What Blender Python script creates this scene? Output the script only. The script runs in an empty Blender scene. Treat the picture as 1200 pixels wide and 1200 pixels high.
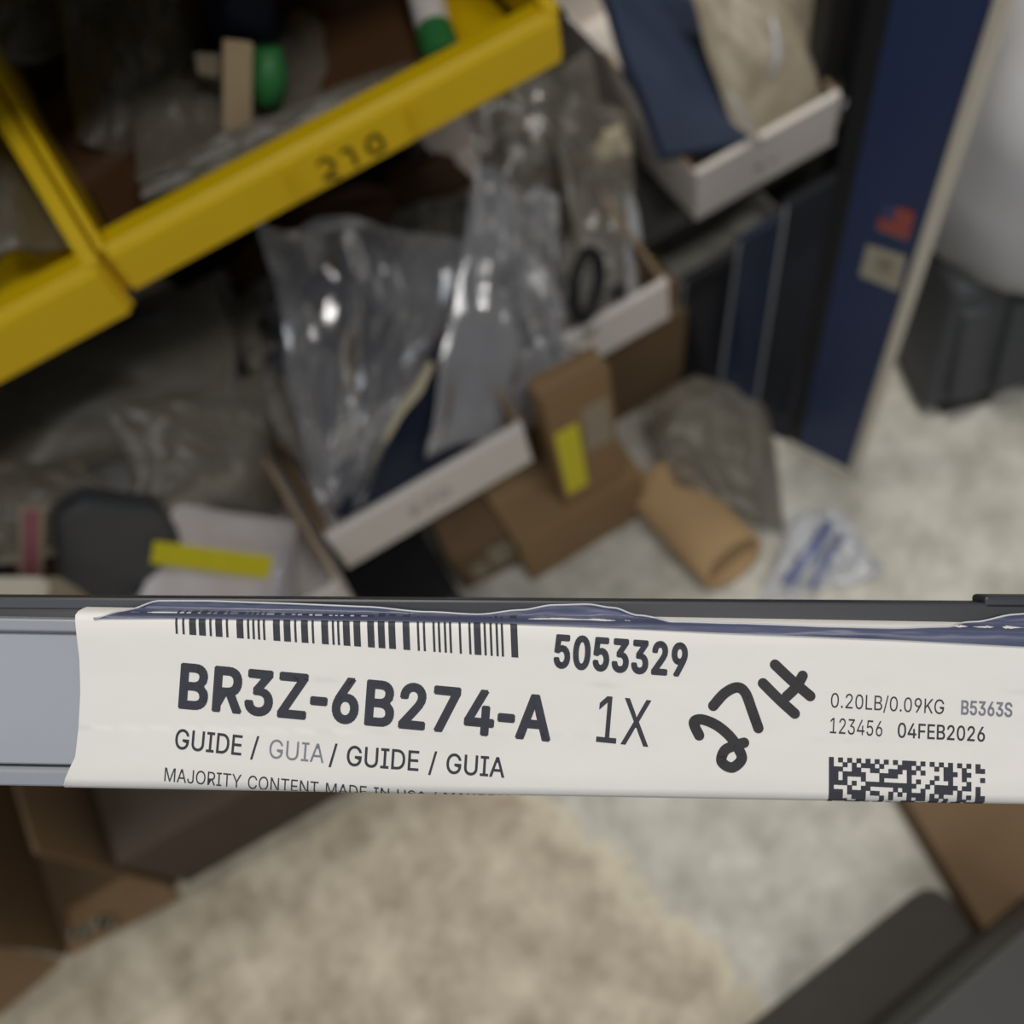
import bpy, bmesh, math, random
from mathutils import Vector, Matrix, noise
from mathutils.geometry import tessellate_polygon

C = bpy.context.scene.collection
random.seed(7)

# ------------------------------------------------------------------ camera, world, lights, exposure
CAM = Vector((0, 0, 1.2))
F = 1155.0
def _basis():
    dn = Vector((200, 580, F)).normalized()
    xa = Vector((9440, -5559, 1155.0)); xa = (xa - xa.dot(dn) * dn).normalized()
    up = -dn
    ya = up.cross(xa)
    return Matrix((xa, ya, up))          # camera (x right, y down, z forward) -> world
RB = _basis()
cd = bpy.data.cameras.new('camera'); cam = bpy.data.objects.new('camera', cd); C.objects.link(cam)
cd.sensor_width = 36; cd.lens = 36 * F / 1200; cd.clip_start = 0.01; cd.clip_end = 50
cr, cdn, cf = RB.col[0], RB.col[1], RB.col[2]
cam.matrix_world = Matrix(((cr[0], -cdn[0], -cf[0], CAM[0]), (cr[1], -cdn[1], -cf[1], CAM[1]), (cr[2], -cdn[2], -cf[2], CAM[2]), (0, 0, 0, 1)))
cd.dof.use_dof = True; cd.dof.focus_distance = 0.2; cd.dof.aperture_fstop = 10.5
S = bpy.context.scene
S.camera = cam
S.view_settings.view_transform = 'Standard'; S.view_settings.look = 'None'
S.view_settings.exposure = 0.0; S.view_settings.gamma = 1; S.view_settings.use_curve_mapping = False
W = bpy.data.worlds.new('world'); S.world = W; W.use_nodes = True
W.node_tree.nodes['Background'].inputs[0].default_value = (0.92, 0.95, 1.0, 1)
W.node_tree.nodes['Background'].inputs[1].default_value = 0.12

def area(name, loc, target, sx, sy, power, col):
    l = bpy.data.lights.new(name, 'AREA'); l.shape = 'RECTANGLE'; l.size = sx; l.size_y = sy
    l.energy = power; l.color = col
    o = bpy.data.objects.new(name, l); C.objects.link(o); o.location = loc
    o.rotation_euler = (Vector(target) - Vector(loc)).to_track_quat('-Z', 'Y').to_euler()
    return o
area('ceiling_lamp', (0.40, 0.74, 2.75), (0.40, 0.74, 0), 0.9, 0.3, 28, (1.0, 0.955, 0.87))
area('ceiling_lamp_behind', (0.50, -0.80, 2.75), (0.4, 0.1, 0), 0.9, 0.3, 16, (1.0, 0.975, 0.94))
area('aisle_lamp', (-1.3, -0.5, 2.75), (-0.3, 0.2, 0.6), 1.0, 0.3, 8, (0.86, 0.93, 1.0))

# ------------------------------------------------------------------ helpers
def ray(px, py):
    return RB @ Vector((px - 600, py - 600, F)) / F
def at(px, py, X=None, Y=None, Z=None):
    """the point of a real plane (X, Y or Z constant) seen at a photograph position"""
    d = ray(px, py)
    if X is not None: s = (X - CAM.x) / d.x
    elif Y is not None: s = (Y - CAM.y) / d.y
    else: s = (Z - CAM.z) / d.z
    return CAM + d * s

def lin(c):
    return tuple((x / 12.92 if x <= .04045 else ((x + .055) / 1.055) ** 2.4) for x in c)
def rgb(r, g, b): return lin((r / 255, g / 255, b / 255))

def mat(name, col, rough=.6, spec=.4, metal=0, vary=.12, scale=30, bump=0, bscale=200, col2=None, trans=0, coat=0):
    m = bpy.data.materials.new(name); m.use_nodes = True
    nt = m.node_tree; p = nt.nodes['Principled BSDF']
    p.inputs['Roughness'].default_value = rough; p.inputs['Metallic'].default_value = metal
    p.inputs['Specular IOR Level'].default_value = spec
    p.inputs['Coat Weight'].default_value = coat
    tc = nt.nodes.new('ShaderNodeTexCoord')
    n = nt.nodes.new('ShaderNodeTexNoise'); n.inputs['Scale'].default_value = scale; n.inputs['Detail'].default_value = 4
    nt.links.new(tc.outputs['Object'], n.inputs['Vector'])
    mx = nt.nodes.new('ShaderNodeMix'); mx.data_type = 'RGBA'
    c2 = col2 or tuple(min(1, x * (1 + vary)) for x in col); c1 = col if col2 else tuple(x * (1 - vary) for x in col)
    mx.inputs[6].default_value = (*c1, 1); mx.inputs[7].default_value = (*c2, 1)
    nt.links.new(n.outputs['Fac'], mx.inputs[0]); nt.links.new(mx.outputs[2], p.inputs['Base Color'])
    if bump:
        b = nt.nodes.new('ShaderNodeBump'); b.inputs['Strength'].default_value = bump; b.inputs['Distance'].default_value = .002
        n2 = nt.nodes.new('ShaderNodeTexNoise'); n2.inputs['Scale'].default_value = bscale
        nt.links.new(tc.outputs['Object'], n2.inputs['Vector']); nt.links.new(n2.outputs['Fac'], b.inputs['Height'])
        nt.links.new(b.outputs['Normal'], p.inputs['Normal'])
    if trans:      # thin film: part of the light passes straight through, the skin is glossy
        out = nt.nodes['Material Output']; N = nt.nodes.new; Lk = nt.links.new
        p.inputs['Specular IOR Level'].default_value = .1; p.inputs['Roughness'].default_value = .6
        t = N('ShaderNodeBsdfTransparent'); t.inputs[0].default_value = (.97, .97, .97, 1)
        lw = N('ShaderNodeLayerWeight'); lw.inputs['Blend'].default_value = .35
        mr = N('ShaderNodeMapRange'); mr.inputs['To Min'].default_value = 1 - trans; mr.inputs['To Max'].default_value = min(1, 1 - trans + .5)
        Lk(lw.outputs['Facing'], mr.inputs['Value'])
        ms = N('ShaderNodeMixShader'); Lk(mr.outputs['Result'], ms.inputs[0]); Lk(t.outputs[0], ms.inputs[1]); Lk(p.outputs[0], ms.inputs[2])
        gl = N('ShaderNodeBsdfGlossy'); gl.inputs['Roughness'].default_value = rough; gl.inputs['Color'].default_value = (1, 1, 1, 1)
        mg = N('ShaderNodeMapRange'); mg.inputs['To Min'].default_value = .07 * spec; mg.inputs['To Max'].default_value = .45 * spec
        Lk(lw.outputs['Fresnel'], mg.inputs['Value'])
        m2 = N('ShaderNodeMixShader'); Lk(mg.outputs['Result'], m2.inputs[0]); Lk(ms.outputs[0], m2.inputs[1]); Lk(gl.outputs[0], m2.inputs[2])
        Lk(m2.outputs[0], out.inputs[0])
    return m

M = {}
M['yellow'] = mat('yellow_plastic', rgb(234, 194, 8), .42, .4, vary=.06, scale=12, bump=.05)
M['white_card'] = mat('white_cardboard', rgb(232, 225, 218), .75, .2, vary=.04, scale=18, bump=.06, bscale=90)
M['kraft'] = mat('kraft_cardboard', rgb(150, 122, 88), .85, .15, vary=.10, scale=22, bump=.1, bscale=120)
M['kraft_dark'] = mat('brown_cardboard', rgb(122, 100, 76), .85, .15, vary=.10, scale=22, bump=.1, bscale=120)
M['kraft_tube'] = mat('kraft_paper', rgb(186, 154, 114), .8, .2, vary=.07, scale=25)
M['card_shade'] = mat('shade_card', rgb(96, 84, 74), .85, .15, vary=.10, scale=22)
M['shadow_slab_tone'] = mat('shadow_slab_tone', rgb(84, 80, 75), .8, .2, vary=.12, scale=40)  # dark tone of the slab that stands for a cast shadow
M['tape'] = mat('clear_tape', rgb(168, 140, 104), .2, .6, vary=.03)
M['paper'] = mat('label_paper', rgb(214, 212, 209), .6, .3, vary=.03, scale=25, bump=.03, bscale=260)
M['ink'] = mat('black_print', rgb(52, 54, 62), .6, .3, vary=.15, scale=900)
M['faint_ink'] = mat('faint_print', rgb(120, 122, 134), .6, .3, vary=.35, scale=900)
M['marker'] = mat('marker_ink', rgb(44, 43, 46), .5, .35, vary=.1)
M['rail'] = mat('guide_plastic', rgb(136, 139, 147), .33, .5, vary=.06, scale=14, bump=.05, bscale=60)
M['rail_dark'] = mat('black_guide_plastic', rgb(44, 46, 52), .38, .45, vary=.1)
M['film_blue'] = mat('blue_film', rgb(64, 70, 98), .34, .35, vary=.15, scale=60, trans=.05)
M['film_edge'] = mat('film_edge', rgb(176, 178, 184), .3, .6, vary=.05)
M['film'] = mat('clear_bag_film', rgb(176, 176, 184), .15, 1.2, vary=.1, trans=.88)
M['film_tan'] = mat('tan_bag_film', rgb(172, 158, 132), .26, .7, vary=.1, trans=.42)
M['film_haze'] = mat('hazy_bag_film', rgb(150, 144, 132), .24, .9, vary=.1, trans=.66)
M['film_dull'] = mat('dull_bag_film', rgb(128, 121, 106), .42, .5, vary=.15, scale=14, trans=.50)
M['film_bright'] = mat('bright_bag_film', rgb(186, 186, 190), .15, 1.2, vary=.1, trans=.55)
M['film_milk'] = mat('milky_bag_film', rgb(178, 166, 144), .36, .6, vary=.08, trans=.24)
M['film_print'] = mat('blue_film_print', rgb(128, 138, 182), .25, .6, vary=.1, trans=.2)
M['film_white'] = mat('white_bag_film', rgb(232, 234, 240), .18, .8, vary=.05, trans=.42)
M['dark_part'] = mat('dark_plastic', rgb(48, 50, 56), .4, .5, vary=.15)
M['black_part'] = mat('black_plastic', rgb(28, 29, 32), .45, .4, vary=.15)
M['grey_part'] = mat('grey_metal', rgb(126, 124, 122), .4, .5, metal=.4, vary=.1)
M['tan_part'] = mat('tan_part', rgb(140, 116, 84), .6, .3, vary=.12)
M['brown_part'] = mat('brown_part', rgb(84, 58, 36), .6, .3, vary=.15)
M['cream'] = mat('cream_gasket', rgb(214, 202, 172), .6, .3, vary=.05)
M['beige'] = mat('beige_tab', rgb(198, 176, 140), .6, .3, vary=.06)
M['green'] = mat('green_plastic', rgb(52, 124, 66), .45, .4, vary=.1)
M['navy'] = mat('navy_envelope', rgb(58, 68, 90), .45, .4, vary=.14, scale=16)
M['navy_dark'] = mat('navy_plastic', rgb(32, 40, 60), .45, .4, vary=.15)
M['blue'] = mat('blue_panel', rgb(34, 56, 102), .42, .4, vary=.12, scale=7)
M['white_edge'] = mat('white_trim', rgb(226, 219, 204), .5, .4, vary=.05)
M['black_panel'] = mat('black_panel', rgb(30, 32, 38), .5, .3, vary=.15)
M['panel_edge'] = mat('grey_panel_edge', rgb(128, 130, 134), .5, .3, vary=.1)
M['steel'] = mat('dark_steel', rgb(40, 39, 38), .5, .4, vary=.12)
M['trouser_block'] = mat('trouser_block_tone', rgb(56, 55, 54), .5, .35, vary=.1)
M['tub'] = mat('dark_grey_plastic', rgb(74, 76, 80), .55, .35, vary=.1)
M['sack'] = mat('white_sack', rgb(206, 206, 210), .5, .3, vary=.05, scale=9)
M['yellow_label'] = mat('yellow_label', rgb(224, 212, 40), .5, .3, vary=.08)
M['pink'] = mat('pink_strip', rgb(150, 92, 102), .5, .3, vary=.1)
M['white_pack'] = mat('white_package', rgb(224, 216, 218), .45, .4, vary=.05, scale=12)
M['cream_box'] = mat('cream_card', rgb(238, 232, 216), .7, .2, vary=.05)
M['tan_card'] = mat('tan_card', rgb(160, 148, 128), .7, .2, vary=.05)
M['red'] = mat('red_print', rgb(176, 74, 62), .5, .3, vary=.08)
M['flag_white'] = mat('white_print', rgb(196, 170, 166), .5, .3, vary=.05)
M['flag_blue'] = mat('blue_print', rgb(70, 80, 126), .5, .3, vary=.05)
M['sticker'] = mat('beige_sticker', rgb(186, 180, 162), .55, .3, vary=.06)
M['yellow_ink'] = mat('faded_marker', rgb(104, 86, 30), .6, .2, vary=.2)
M['card_ink'] = mat('pencil_grey', rgb(138, 134, 132), .7, .2, vary=.2)

class MB:
    def __init__(s): s.v = []; s.f = []
    def add(s, v, f):
        b = len(s.v); s.v += [Vector(p) for p in v]; s.f += [tuple(i + b for i in q) for q in f]
    def hexa(s, a, b):
        """a: four bottom corners, b: four top corners, same order"""
        s.add(list(a) + list(b), [(3, 2, 1, 0), (4, 5, 6, 7), (0, 1, 5, 4), (1, 2, 6, 5), (2, 3, 7, 6), (3, 0, 4, 7)])
    def box(s, x0, x1, y0, y1, z0, z1):
        s.hexa([(x0, y0, z0), (x1, y0, z0), (x1, y1, z0), (x0, y1, z0)], [(x0, y0, z1), (x1, y0, z1), (x1, y1, z1), (x0, y1, z1)])
    def slab(s, quad, n):
        """a quad given thickness along vector n"""
        n = Vector(n); q = [Vector(p) for p in quad]
        s.hexa(q, [p + n for p in q])
    def prism(s, poly, n):
        n = Vector(n); k = len(poly); q = [Vector(p) for p in poly]
        s.add(q + [p + n for p in q], [tuple(range(k - 1, -1, -1)), tuple(range(k, 2 * k))] + [(i, (i + 1) % k, k + (i + 1) % k, k + i) for i in range(k)])
    def grid(s, rows):
        m, n = len(rows), len(rows[0])
        s.add([p for r in rows for p in r], [(i * n + j, i * n + j + 1, (i + 1) * n + j + 1, (i + 1) * n + j) for i in range(m - 1) for j in range(n - 1)])
    def tube(s, pts, rads, k=16, squash=1, cap=True, upv=(0, 0, 1)):
        pts = [Vector(p) for p in pts]; rows = []
        for i, p in enumerate(pts):
            t = (pts[min(i + 1, len(pts) - 1)] - pts[max(i - 1, 0)]).normalized()
            a = t.cross(Vector(upv)); a = a.normalized() if a.length > 1e-5 else Vector((1, 0, 0)); b = a.cross(t).normalized()
            rows.append([p + (a * math.cos(q) + b * math.sin(q) * squash) * rads[i] for q in [2 * math.pi * j / k for j in range(k)]])
        m = len(rows)
        s.add([p for r in rows for p in r], [(i * k + j, i * k + (j + 1) % k, (i + 1) * k + (j + 1) % k, (i + 1) * k + j) for i in range(m - 1) for j in range(k)] + ([tuple(range(k - 1, -1, -1)), tuple(range((m - 1) * k, m * k))] if cap else []))

def root_loc(o):
    while o.parent: o = o.parent
    return Vector(o.location)
def link(name, mb, m, parent=None, smooth=False, bevel=0, origin=None, seg=2, recalc=True):
    o0 = root_loc(parent) if parent else Vector(origin if origin is not None else (0, 0, 0))
    me = bpy.data.meshes.new(name)
    me.from_pydata([p - o0 for p in mb.v], [], mb.f)
    if recalc:
        bm = bmesh.new(); bm.from_mesh(me); bmesh.ops.recalc_face_normals(bm, faces=bm.faces); bm.to_mesh(me); bm.free()
    me.materials.append(M[m] if isinstance(m, str) else m)
    if smooth:
        for p in me.polygons: p.use_smooth = True
    o = bpy.data.objects.new(name, me); C.objects.link(o)
    if parent: o.parent = parent
    else: o.location = o0
    if bevel:
        b = o.modifiers.new('bevel', 'BEVEL'); b.width = bevel; b.segments = seg; b.limit_method = 'ANGLE'
    return o
def tag(o, label, cat, group=None):
    o['label'] = label; o['category'] = cat
    if group: o['group'] = group
    return o
def thing(name, loc, label, cat, group=None):
    o = bpy.data.objects.new(name, None); C.objects.link(o); o.location = loc; o.empty_display_size = .02
    return tag(o, label, cat, group)
def struct(name, mb, m, **k):
    o = link(name, mb, m, **k); o['kind'] = 'structure'; return o

def lerp(a, b, t): return a + (b - a) * t
def sheet_pts(quad, n, m, fn):
    """grid over a quad (tl, tr, br, bl); fn(u, v) gives (offset along normal, du, dv)"""
    tl, tr, br, bl = [Vector(p) for p in quad]
    nrm = (tr - tl).cross(bl - tl).normalized()
    rows = []
    for i in range(m + 1):
        v = i / m; r = []
        for j in range(n + 1):
            u = j / n
            h, du, dv = fn(u, v)
            uu, vv = u + du, v + dv
            r.append(lerp(lerp(tl, tr, uu), lerp(bl, br, uu), vv) + nrm * h)
        rows.append(r)
    return rows
def ridge(p, s):
    return 1 - 2.4 * abs(noise.noise(Vector(p) + Vector((s * 7.31, s * 3.17, s * 1.93))))
def crumple(u, v, seed, fu=3., fv=3.):
    w = noise.noise(Vector((u * 2 + seed, v * 2, seed * 2.1))) * .35
    return (ridge((u * fu + w, v * fv * .7 - w, 0), seed) * .55 + ridge((u * fu * 2.1 - v * 1.4, v * fv * 1.7 + u * 1.2, 1), seed + 3) * .3 + ridge((u * fu * 4.3, v * fv * 3.7, 2), seed + 5) * .15)
def bag_mesh(quad, thick, amp, seed, n=34, m=34, edge=.05, fu=3., fv=3., flare=0):
    mb = MB(); 
    def bulge(u, v): return (max(0, math.sin(math.pi * min(1, max(0, u)))) ** .6) * (max(0, math.sin(math.pi * min(1, max(0, v)))) ** .6)
    def jit(u, v):
        return (noise.noise(Vector((v * 3.1, seed, u * 1.3))) * edge, noise.noise(Vector((u * 3.3, seed + 9, v * 1.2))) * edge)
    for sgn in (1, -1):
        def fn(u, v):
            du, dv = jit(u, v)
            b = bulge(u, v)
            rim = min(u, 1 - u, v, 1 - v)
            c = crumple(u, v, seed + (0 if sgn > 0 else 11), fu, fv) * amp * min(1, rim * 8)
            wav = noise.noise(Vector((u * 2.2 + seed, v * 2.2, 4))) * amp * 1.4
            return (sgn * thick * b + c + wav, du, dv)
        mb.grid(sheet_pts(quad, n, m, fn))
    return mb
def bag(name, quad, thick, amp, seed, m, label, cat='bag', group=None, parent=None, **k):
    mb = bag_mesh(quad, thick, amp, seed, **k)
    lo = min(mb.v, key=lambda p: p.z)
    cen = sum(mb.v, Vector()) / len(mb.v)
    o = link(name, mb, m, parent=parent, smooth=True, origin=(cen.x, cen.y, lo.z), recalc=False)
    if label: tag(o, label, cat, group)
    return o
def lump(mb, c, r, seed, amp=.2, ax=None, n=14):
    """a lumpy closed blob with radii r"""
    ax = ax or Matrix.Identity(3); c = Vector(c)
    rows = []
    for i in range(n + 1):
        th = math.pi * i / n; row = []
        for j in range(2 * n + 1):
            ph = 2 * math.pi * (j % (2 * n)) / (2 * n)
            d = Vector((math.sin(th) * math.cos(ph), math.sin(th) * math.sin(ph), math.cos(th)))
            k = 1 + amp * noise.noise(d * 1.7 + Vector((seed, seed * 2, 0))) + amp * .4 * noise.noise(d * 4 + Vector((seed, 0, seed)))
            row.append(c + ax @ Vector((d.x * r[0] * k, d.y * r[1] * k, d.z * r[2] * k)))
        rows.append(row)
    mb.grid(rows)

# letter outlines (thousandths of the type size): advance width, closed contours
GLYPHS = {'-': (262, [[226,246,226,188,36,188,36,246]]), '.': (187, [[95,-4,63,9,50,41,63,73,95,87,128,73,141,41,128,9]]), '/': (249, [[235,533,71,-76,14,-76,178,533]]), '0': (453, [[227,-7,174,1,130,24,95,62,69,113,57,155,50,202,48,254,50,306,57,353,69,395,95,447,130,484,174,508,227,516,279,508,323,484,358,447,384,395,396,353,403,306,405,254,403,202,396,155,384,113,359,62,323,24,279,1],[227,50,261,56,290,74,313,103,330,144,340,194,344,254,340,314,330,365,313,405,290,435,261,453,227,460,192,453,163,435,140,405,123,365,113,314,109,254,113,194,123,144,140,103,163,74,192,56]]), '1': (453, [[76,0,76,55,391,55,391,0],[276,509,276,0,212,0,212,448,209,448,86,358,86,427,198,509]]), '2': (453, [[64,0,64,47,234,229,282,282,311,327,320,371,308,419,273,449,224,460,172,447,139,413,127,362,66,362,71,405,86,442,111,473,143,496,182,511,225,516,268,511,306,497,337,474,361,445,376,411,381,372,371,318,336,259,267,180,153,60,153,57,389,57,389,0]]), '3': (453, [[218,-7,173,-3,133,10,98,30,70,57,52,91,44,132,109,132,126,87,165,59,219,50,275,61,315,93,329,145,316,196,299,217,275,234,242,244,201,248,157,248,157,299,288,448,288,452,70,452,70,509,372,509,372,461,211,278,211,289,264,288,308,276,344,253,371,222,387,186,393,145,387,103,370,66,344,36,309,12,266,-2]]), '4': (453, [[40,105,40,158,247,509,311,509,109,166,109,163,413,163,413,105],[282,0,282,121,282,146,282,318,343,318,343,0]]), '5': (453, [[221,-7,178,-2,140,11,108,32,83,60,66,93,60,130,122,130,138,89,173,60,221,50,276,64,314,104,328,162,314,221,275,262,248,273,218,277,167,268,128,246,67,253,96,509,366,509,366,452,151,452,134,301,136,301,178,325,229,334,294,321,345,285,379,231,391,163,385,117,369,76,343,41,309,15,268,-1]]), '6': (453, [[226,-7,182,-1,142,15,109,40,84,74,69,115,64,162,68,199,80,239,102,285,137,340,252,509,322,509,151,261,145,261,165,288,196,307,235,314,278,309,316,295,346,271,370,240,384,201,389,157,384,112,368,73,343,39,310,14,271,-2],[226,48,279,63,314,101,327,157,314,213,279,251,226,265,174,252,138,214,125,158,138,102,174,63]]), '7': (453, [[97,0,323,448,323,452,62,452,62,509,391,509,391,449,165,0]]), '8': (453, [[226,-7,178,-2,136,11,101,33,74,62,57,96,52,135,65,195,101,241,153,265,153,267,119,282,93,308,76,342,70,380,75,417,90,450,114,477,146,498,184,511,226,516,269,511,306,498,337,477,361,450,377,417,382,380,376,342,359,308,333,282,300,267,300,265,351,241,387,195,401,135,395,96,378,62,352,33,317,11,275,-2],[226,49,285,60,323,91,337,139,322,189,283,223,226,235,169,223,130,189,115,139,129,91,167,60],[226,290,274,300,307,330,319,376,308,420,275,449,226,460,177,449,145,420,133,376,145,330,178,300]]), '9': (453, [[226,516,271,510,310,494,343,468,368,434,384,393,389,347,385,309,373,270,350,224,315,168,200,0,130,0,301,248,307,248,287,221,257,202,218,195,175,199,137,214,106,237,83,269,68,307,64,352,69,397,85,436,110,469,143,494,182,510],[226,460,174,446,138,407,125,352,138,295,174,257,226,243,279,257,314,295,327,350,314,407,279,446]]), 'A': (479, [[16,0,201,509,276,509,463,0,395,0,287,302,264,372,232,478,245,478,213,371,191,302,85,0],[110,142,110,199,370,199,370,142]]), 'B': (456, [[60,0,60,509,241,509,289,504,329,491,359,469,381,442,394,410,398,374,387,320,356,286,315,267,315,262,363,245,402,203,414,173,418,136,413,100,400,67,377,39,344,18,301,4,247,0],[125,57,245,57,296,63,330,80,349,105,355,137,342,184,306,218,248,231,125,231],[125,285,238,285,288,296,323,326,336,372,330,403,313,429,283,446,240,452,125,452]]), 'C': (510, [[267,-7,225,-3,186,7,150,25,119,49,92,79,70,115,53,157,44,203,40,254,44,305,53,352,70,393,92,429,119,459,150,484,186,501,225,512,267,516,340,504,402,471,448,418,463,385,473,348,408,348,389,395,357,428,315,449,267,456,223,450,184,432,150,403,125,364,109,314,103,254,109,194,125,145,151,105,184,76,223,59,267,53,315,60,357,81,389,114,408,160,473,160,463,124,448,91,402,38,341,5]]), 'D': (502, [[219,0,96,0,96,57,215,57,272,63,318,81,354,110,379,149,394,198,399,255,394,312,379,361,354,399,320,428,275,446,221,452,93,452,93,509,225,509,273,505,315,495,353,478,399,441,433,391,449,351,458,306,462,255,458,205,449,159,433,119,411,83,384,54,351,31,312,14,268,3],[125,509,125,0,60,0,60,509]]), 'E': (418, [[60,0,60,509,372,509,372,452,125,452,125,286,355,286,355,229,125,229,125,57,375,57,375,0]]), 'F': (410, [[60,0,60,509,369,509,369,452,125,452,125,278,346,278,346,221,125,221,125,0]]), 'G': (520, [[269,-7,225,-3,185,7,149,25,118,49,91,79,69,116,53,157,43,203,40,254,43,305,53,352,69,393,91,429,117,459,149,484,184,501,223,512,265,516,304,513,340,504,403,469,449,416,474,349,408,349,387,393,356,427,315,448,265,456,222,450,183,432,150,404,125,364,109,314,103,254,109,194,125,145,151,105,184,76,224,59,269,53,309,57,345,71,374,93,396,123,410,160,415,202,434,199,283,199,283,256,478,256,478,200,471,141,451,91,419,50,377,19,326,0]]), 'H': (517, [[60,0,60,509,125,509,125,289,392,289,392,509,457,509,457,0,392,0,392,232,125,232,125,0]]), 'I': (300, [[31,0,31,57,118,57,118,452,31,452,31,509,269,509,269,452,183,452,183,57,269,57,269,0]]), 'J': (396, [[185,-7,124,3,75,33,52,63,38,100,33,145,33,173,98,173,98,145,104,104,122,74,149,56,185,50,220,56,248,74,266,104,272,145,272,509,336,509,336,145,332,100,318,63,294,33,246,3]]), 'K': (466, [[104,145,104,216,139,261,174,303,212,344,364,509,448,509,231,276,228,276],[60,0,60,509,125,509,125,334,124,225,125,193,125,0],[372,0,188,259,228,309,449,0]]), 'L': (393, [[60,0,60,509,125,509,125,57,361,57,361,0]]), 'M': (628, [[60,0,60,509,152,509,277,187,287,159,299,123,311,84,322,49,307,49,318,83,330,121,342,158,352,187,476,509,568,509,568,0,504,0,504,291,504,327,505,369,506,413,507,457,513,457,498,409,482,363,467,322,456,291,342,0,286,0,170,291,159,321,145,361,129,408,112,457,119,457,120,416,121,372,122,328,122,291,122,0]]), 'N': (523, [[60,0,60,509,136,509,343,183,363,151,388,107,414,55,405,54,401,108,399,157,399,195,399,509,463,509,463,0,387,0,202,290,177,331,148,381,108,452,119,454,122,384,124,328,125,291,125,0]]), 'O': (533, [[267,-7,225,-3,186,7,150,25,119,49,92,79,70,115,53,157,44,203,40,254,44,305,53,352,70,393,92,429,119,459,150,484,186,501,225,512,267,516,309,512,348,501,384,484,415,459,442,429,464,393,480,352,490,305,493,254,490,203,480,157,464,115,442,79,415,49,384,25,348,7,309,-3],[267,53,310,59,349,76,383,105,408,144,425,194,430,254,425,314,408,365,383,404,349,433,310,450,267,456,223,450,184,433,151,404,125,364,109,314,103,254,109,194,125,144,151,105,184,76,223,59]]), 'P': (444, [[60,0,60,509,235,509,289,503,332,487,366,462,390,430,404,391,409,348,404,304,390,265,366,233,332,207,289,191,235,186,109,186,109,242,233,242,269,246,297,256,333,294,344,348,333,402,297,439,268,449,232,452,125,452,125,0]]), 'R': (449, [[60,0,60,509,236,509,290,504,333,489,367,465,390,433,405,395,409,352,405,309,390,271,367,240,333,217,289,203,236,198,96,198,96,255,234,255,298,267,334,300,345,352,334,405,298,440,269,449,233,452,125,452,125,0],[353,0,230,229,303,229,428,0]]), 'S': (446, [[224,-9,172,-4,128,9,91,31,64,60,46,96,38,137,104,137,123,88,166,59,224,49,286,60,329,92,346,139,332,179,296,205,245,222,184,239,128,260,86,289,60,326,52,372,58,413,75,448,102,476,138,498,180,511,227,516,275,511,316,498,351,476,377,449,394,415,401,378,337,378,326,412,302,437,267,453,225,459,167,448,129,418,115,376,131,334,169,308,212,293,264,279,312,264,359,238,395,198,405,171,408,139,403,99,386,64,360,34,323,11,278,-4]]), 'T': (448, [[32,452,32,509,417,509,417,452,257,452,257,0,193,0,193,452]]), 'U': (517, [[259,-8,203,-2,154,15,114,43,85,80,66,124,60,173,60,509,124,509,124,178,128,144,141,113,160,87,187,68,220,56,259,52,298,56,331,68,357,87,377,113,389,144,393,178,393,509,457,509,457,173,451,124,433,80,403,43,363,15,315,-2]]), 'X': (474, [[18,0,217,284,217,236,29,509,104,509,178,400,204,361,223,329,243,292,232,292,252,329,272,361,298,400,374,509,446,509,259,239,259,287,456,0,382,0,292,129,268,165,250,195,230,231,244,231,225,196,206,166,182,129,91,0]]), 'Y': (472, [[203,0,203,208,16,509,91,509,192,344,222,292,250,230,224,230,251,293,280,344,381,509,455,509,268,208,268,0]]), 'Z': (438, [[42,0,42,46,273,385,306,431,341,476,348,454,285,452,223,452,40,452,40,509,397,509,397,462,169,129,134,81,97,33,90,54,152,57,214,57,399,57,399,0]])}
def text_polys(body, bold=0.0, sx=1.0, track=0.0):
    """filled lettering in 2D; sx squeezes it sideways, bold thickens the strokes afterwards"""
    V, Fc = [], []; x = 0.0
    for ch in body:
        if ch == ' ': x += .26 * sx; continue
        adv, cs = GLYPHS[ch]; loops = []
        for c in cs:
            pts = []
            for k in range(0, len(c), 2):
                p = Vector((c[k] * .001 * sx, c[k + 1] * .001))
                if not pts or (p - pts[-1]).length > .004: pts.append(p)
            if (pts[0] - pts[-1]).length < .004: pts.pop()
            ar = sum(a.x * b.y - b.x * a.y for a, b in zip(pts, pts[1:] + pts[:1])); loops.append((ar, pts))
        sg = 1 if max(loops, key=lambda q: abs(q[0]))[0] > 0 else -1
        out = [[Vector((p.x + x, p.y, 0)) for p in pts] for ar, pts in loops]
        for (ar, _), lp in zip(loops, out):      # strokes may overlap; holes go with the stroke around them
            if ar * sg < 0: continue
            bx = (min(p.x for p in lp), max(p.x for p in lp), min(p.y for p in lp), max(p.y for p in lp))
            grp = [lp] + [h for (a2, _), h in zip(loops, out) if a2 * sg < 0 and all(bx[0] < p.x < bx[1] and bx[2] < p.y < bx[3] for p in h)]
            b0 = len(V); V += [p for l in grp for p in l]; Fc += [tuple(b0 + i for i in t) for t in tessellate_polygon(grp)]
        if bold > 0:                             # a pen run along the outline thickens it
            for lp in out:
                for a, b in zip(lp, lp[1:] + lp[:1]):
                    d = (b - a).normalized(); n = Vector((-d.y, d.x, 0)) * bold; e = d * bold * .5; b0 = len(V)
                    V += [a - n - e, b - n + e, b + n + e, a + n - e]; Fc.append((b0, b0 + 1, b0 + 2, b0 + 3))
        x += adv * .001 * sx + track
    return V, Fc
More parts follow.
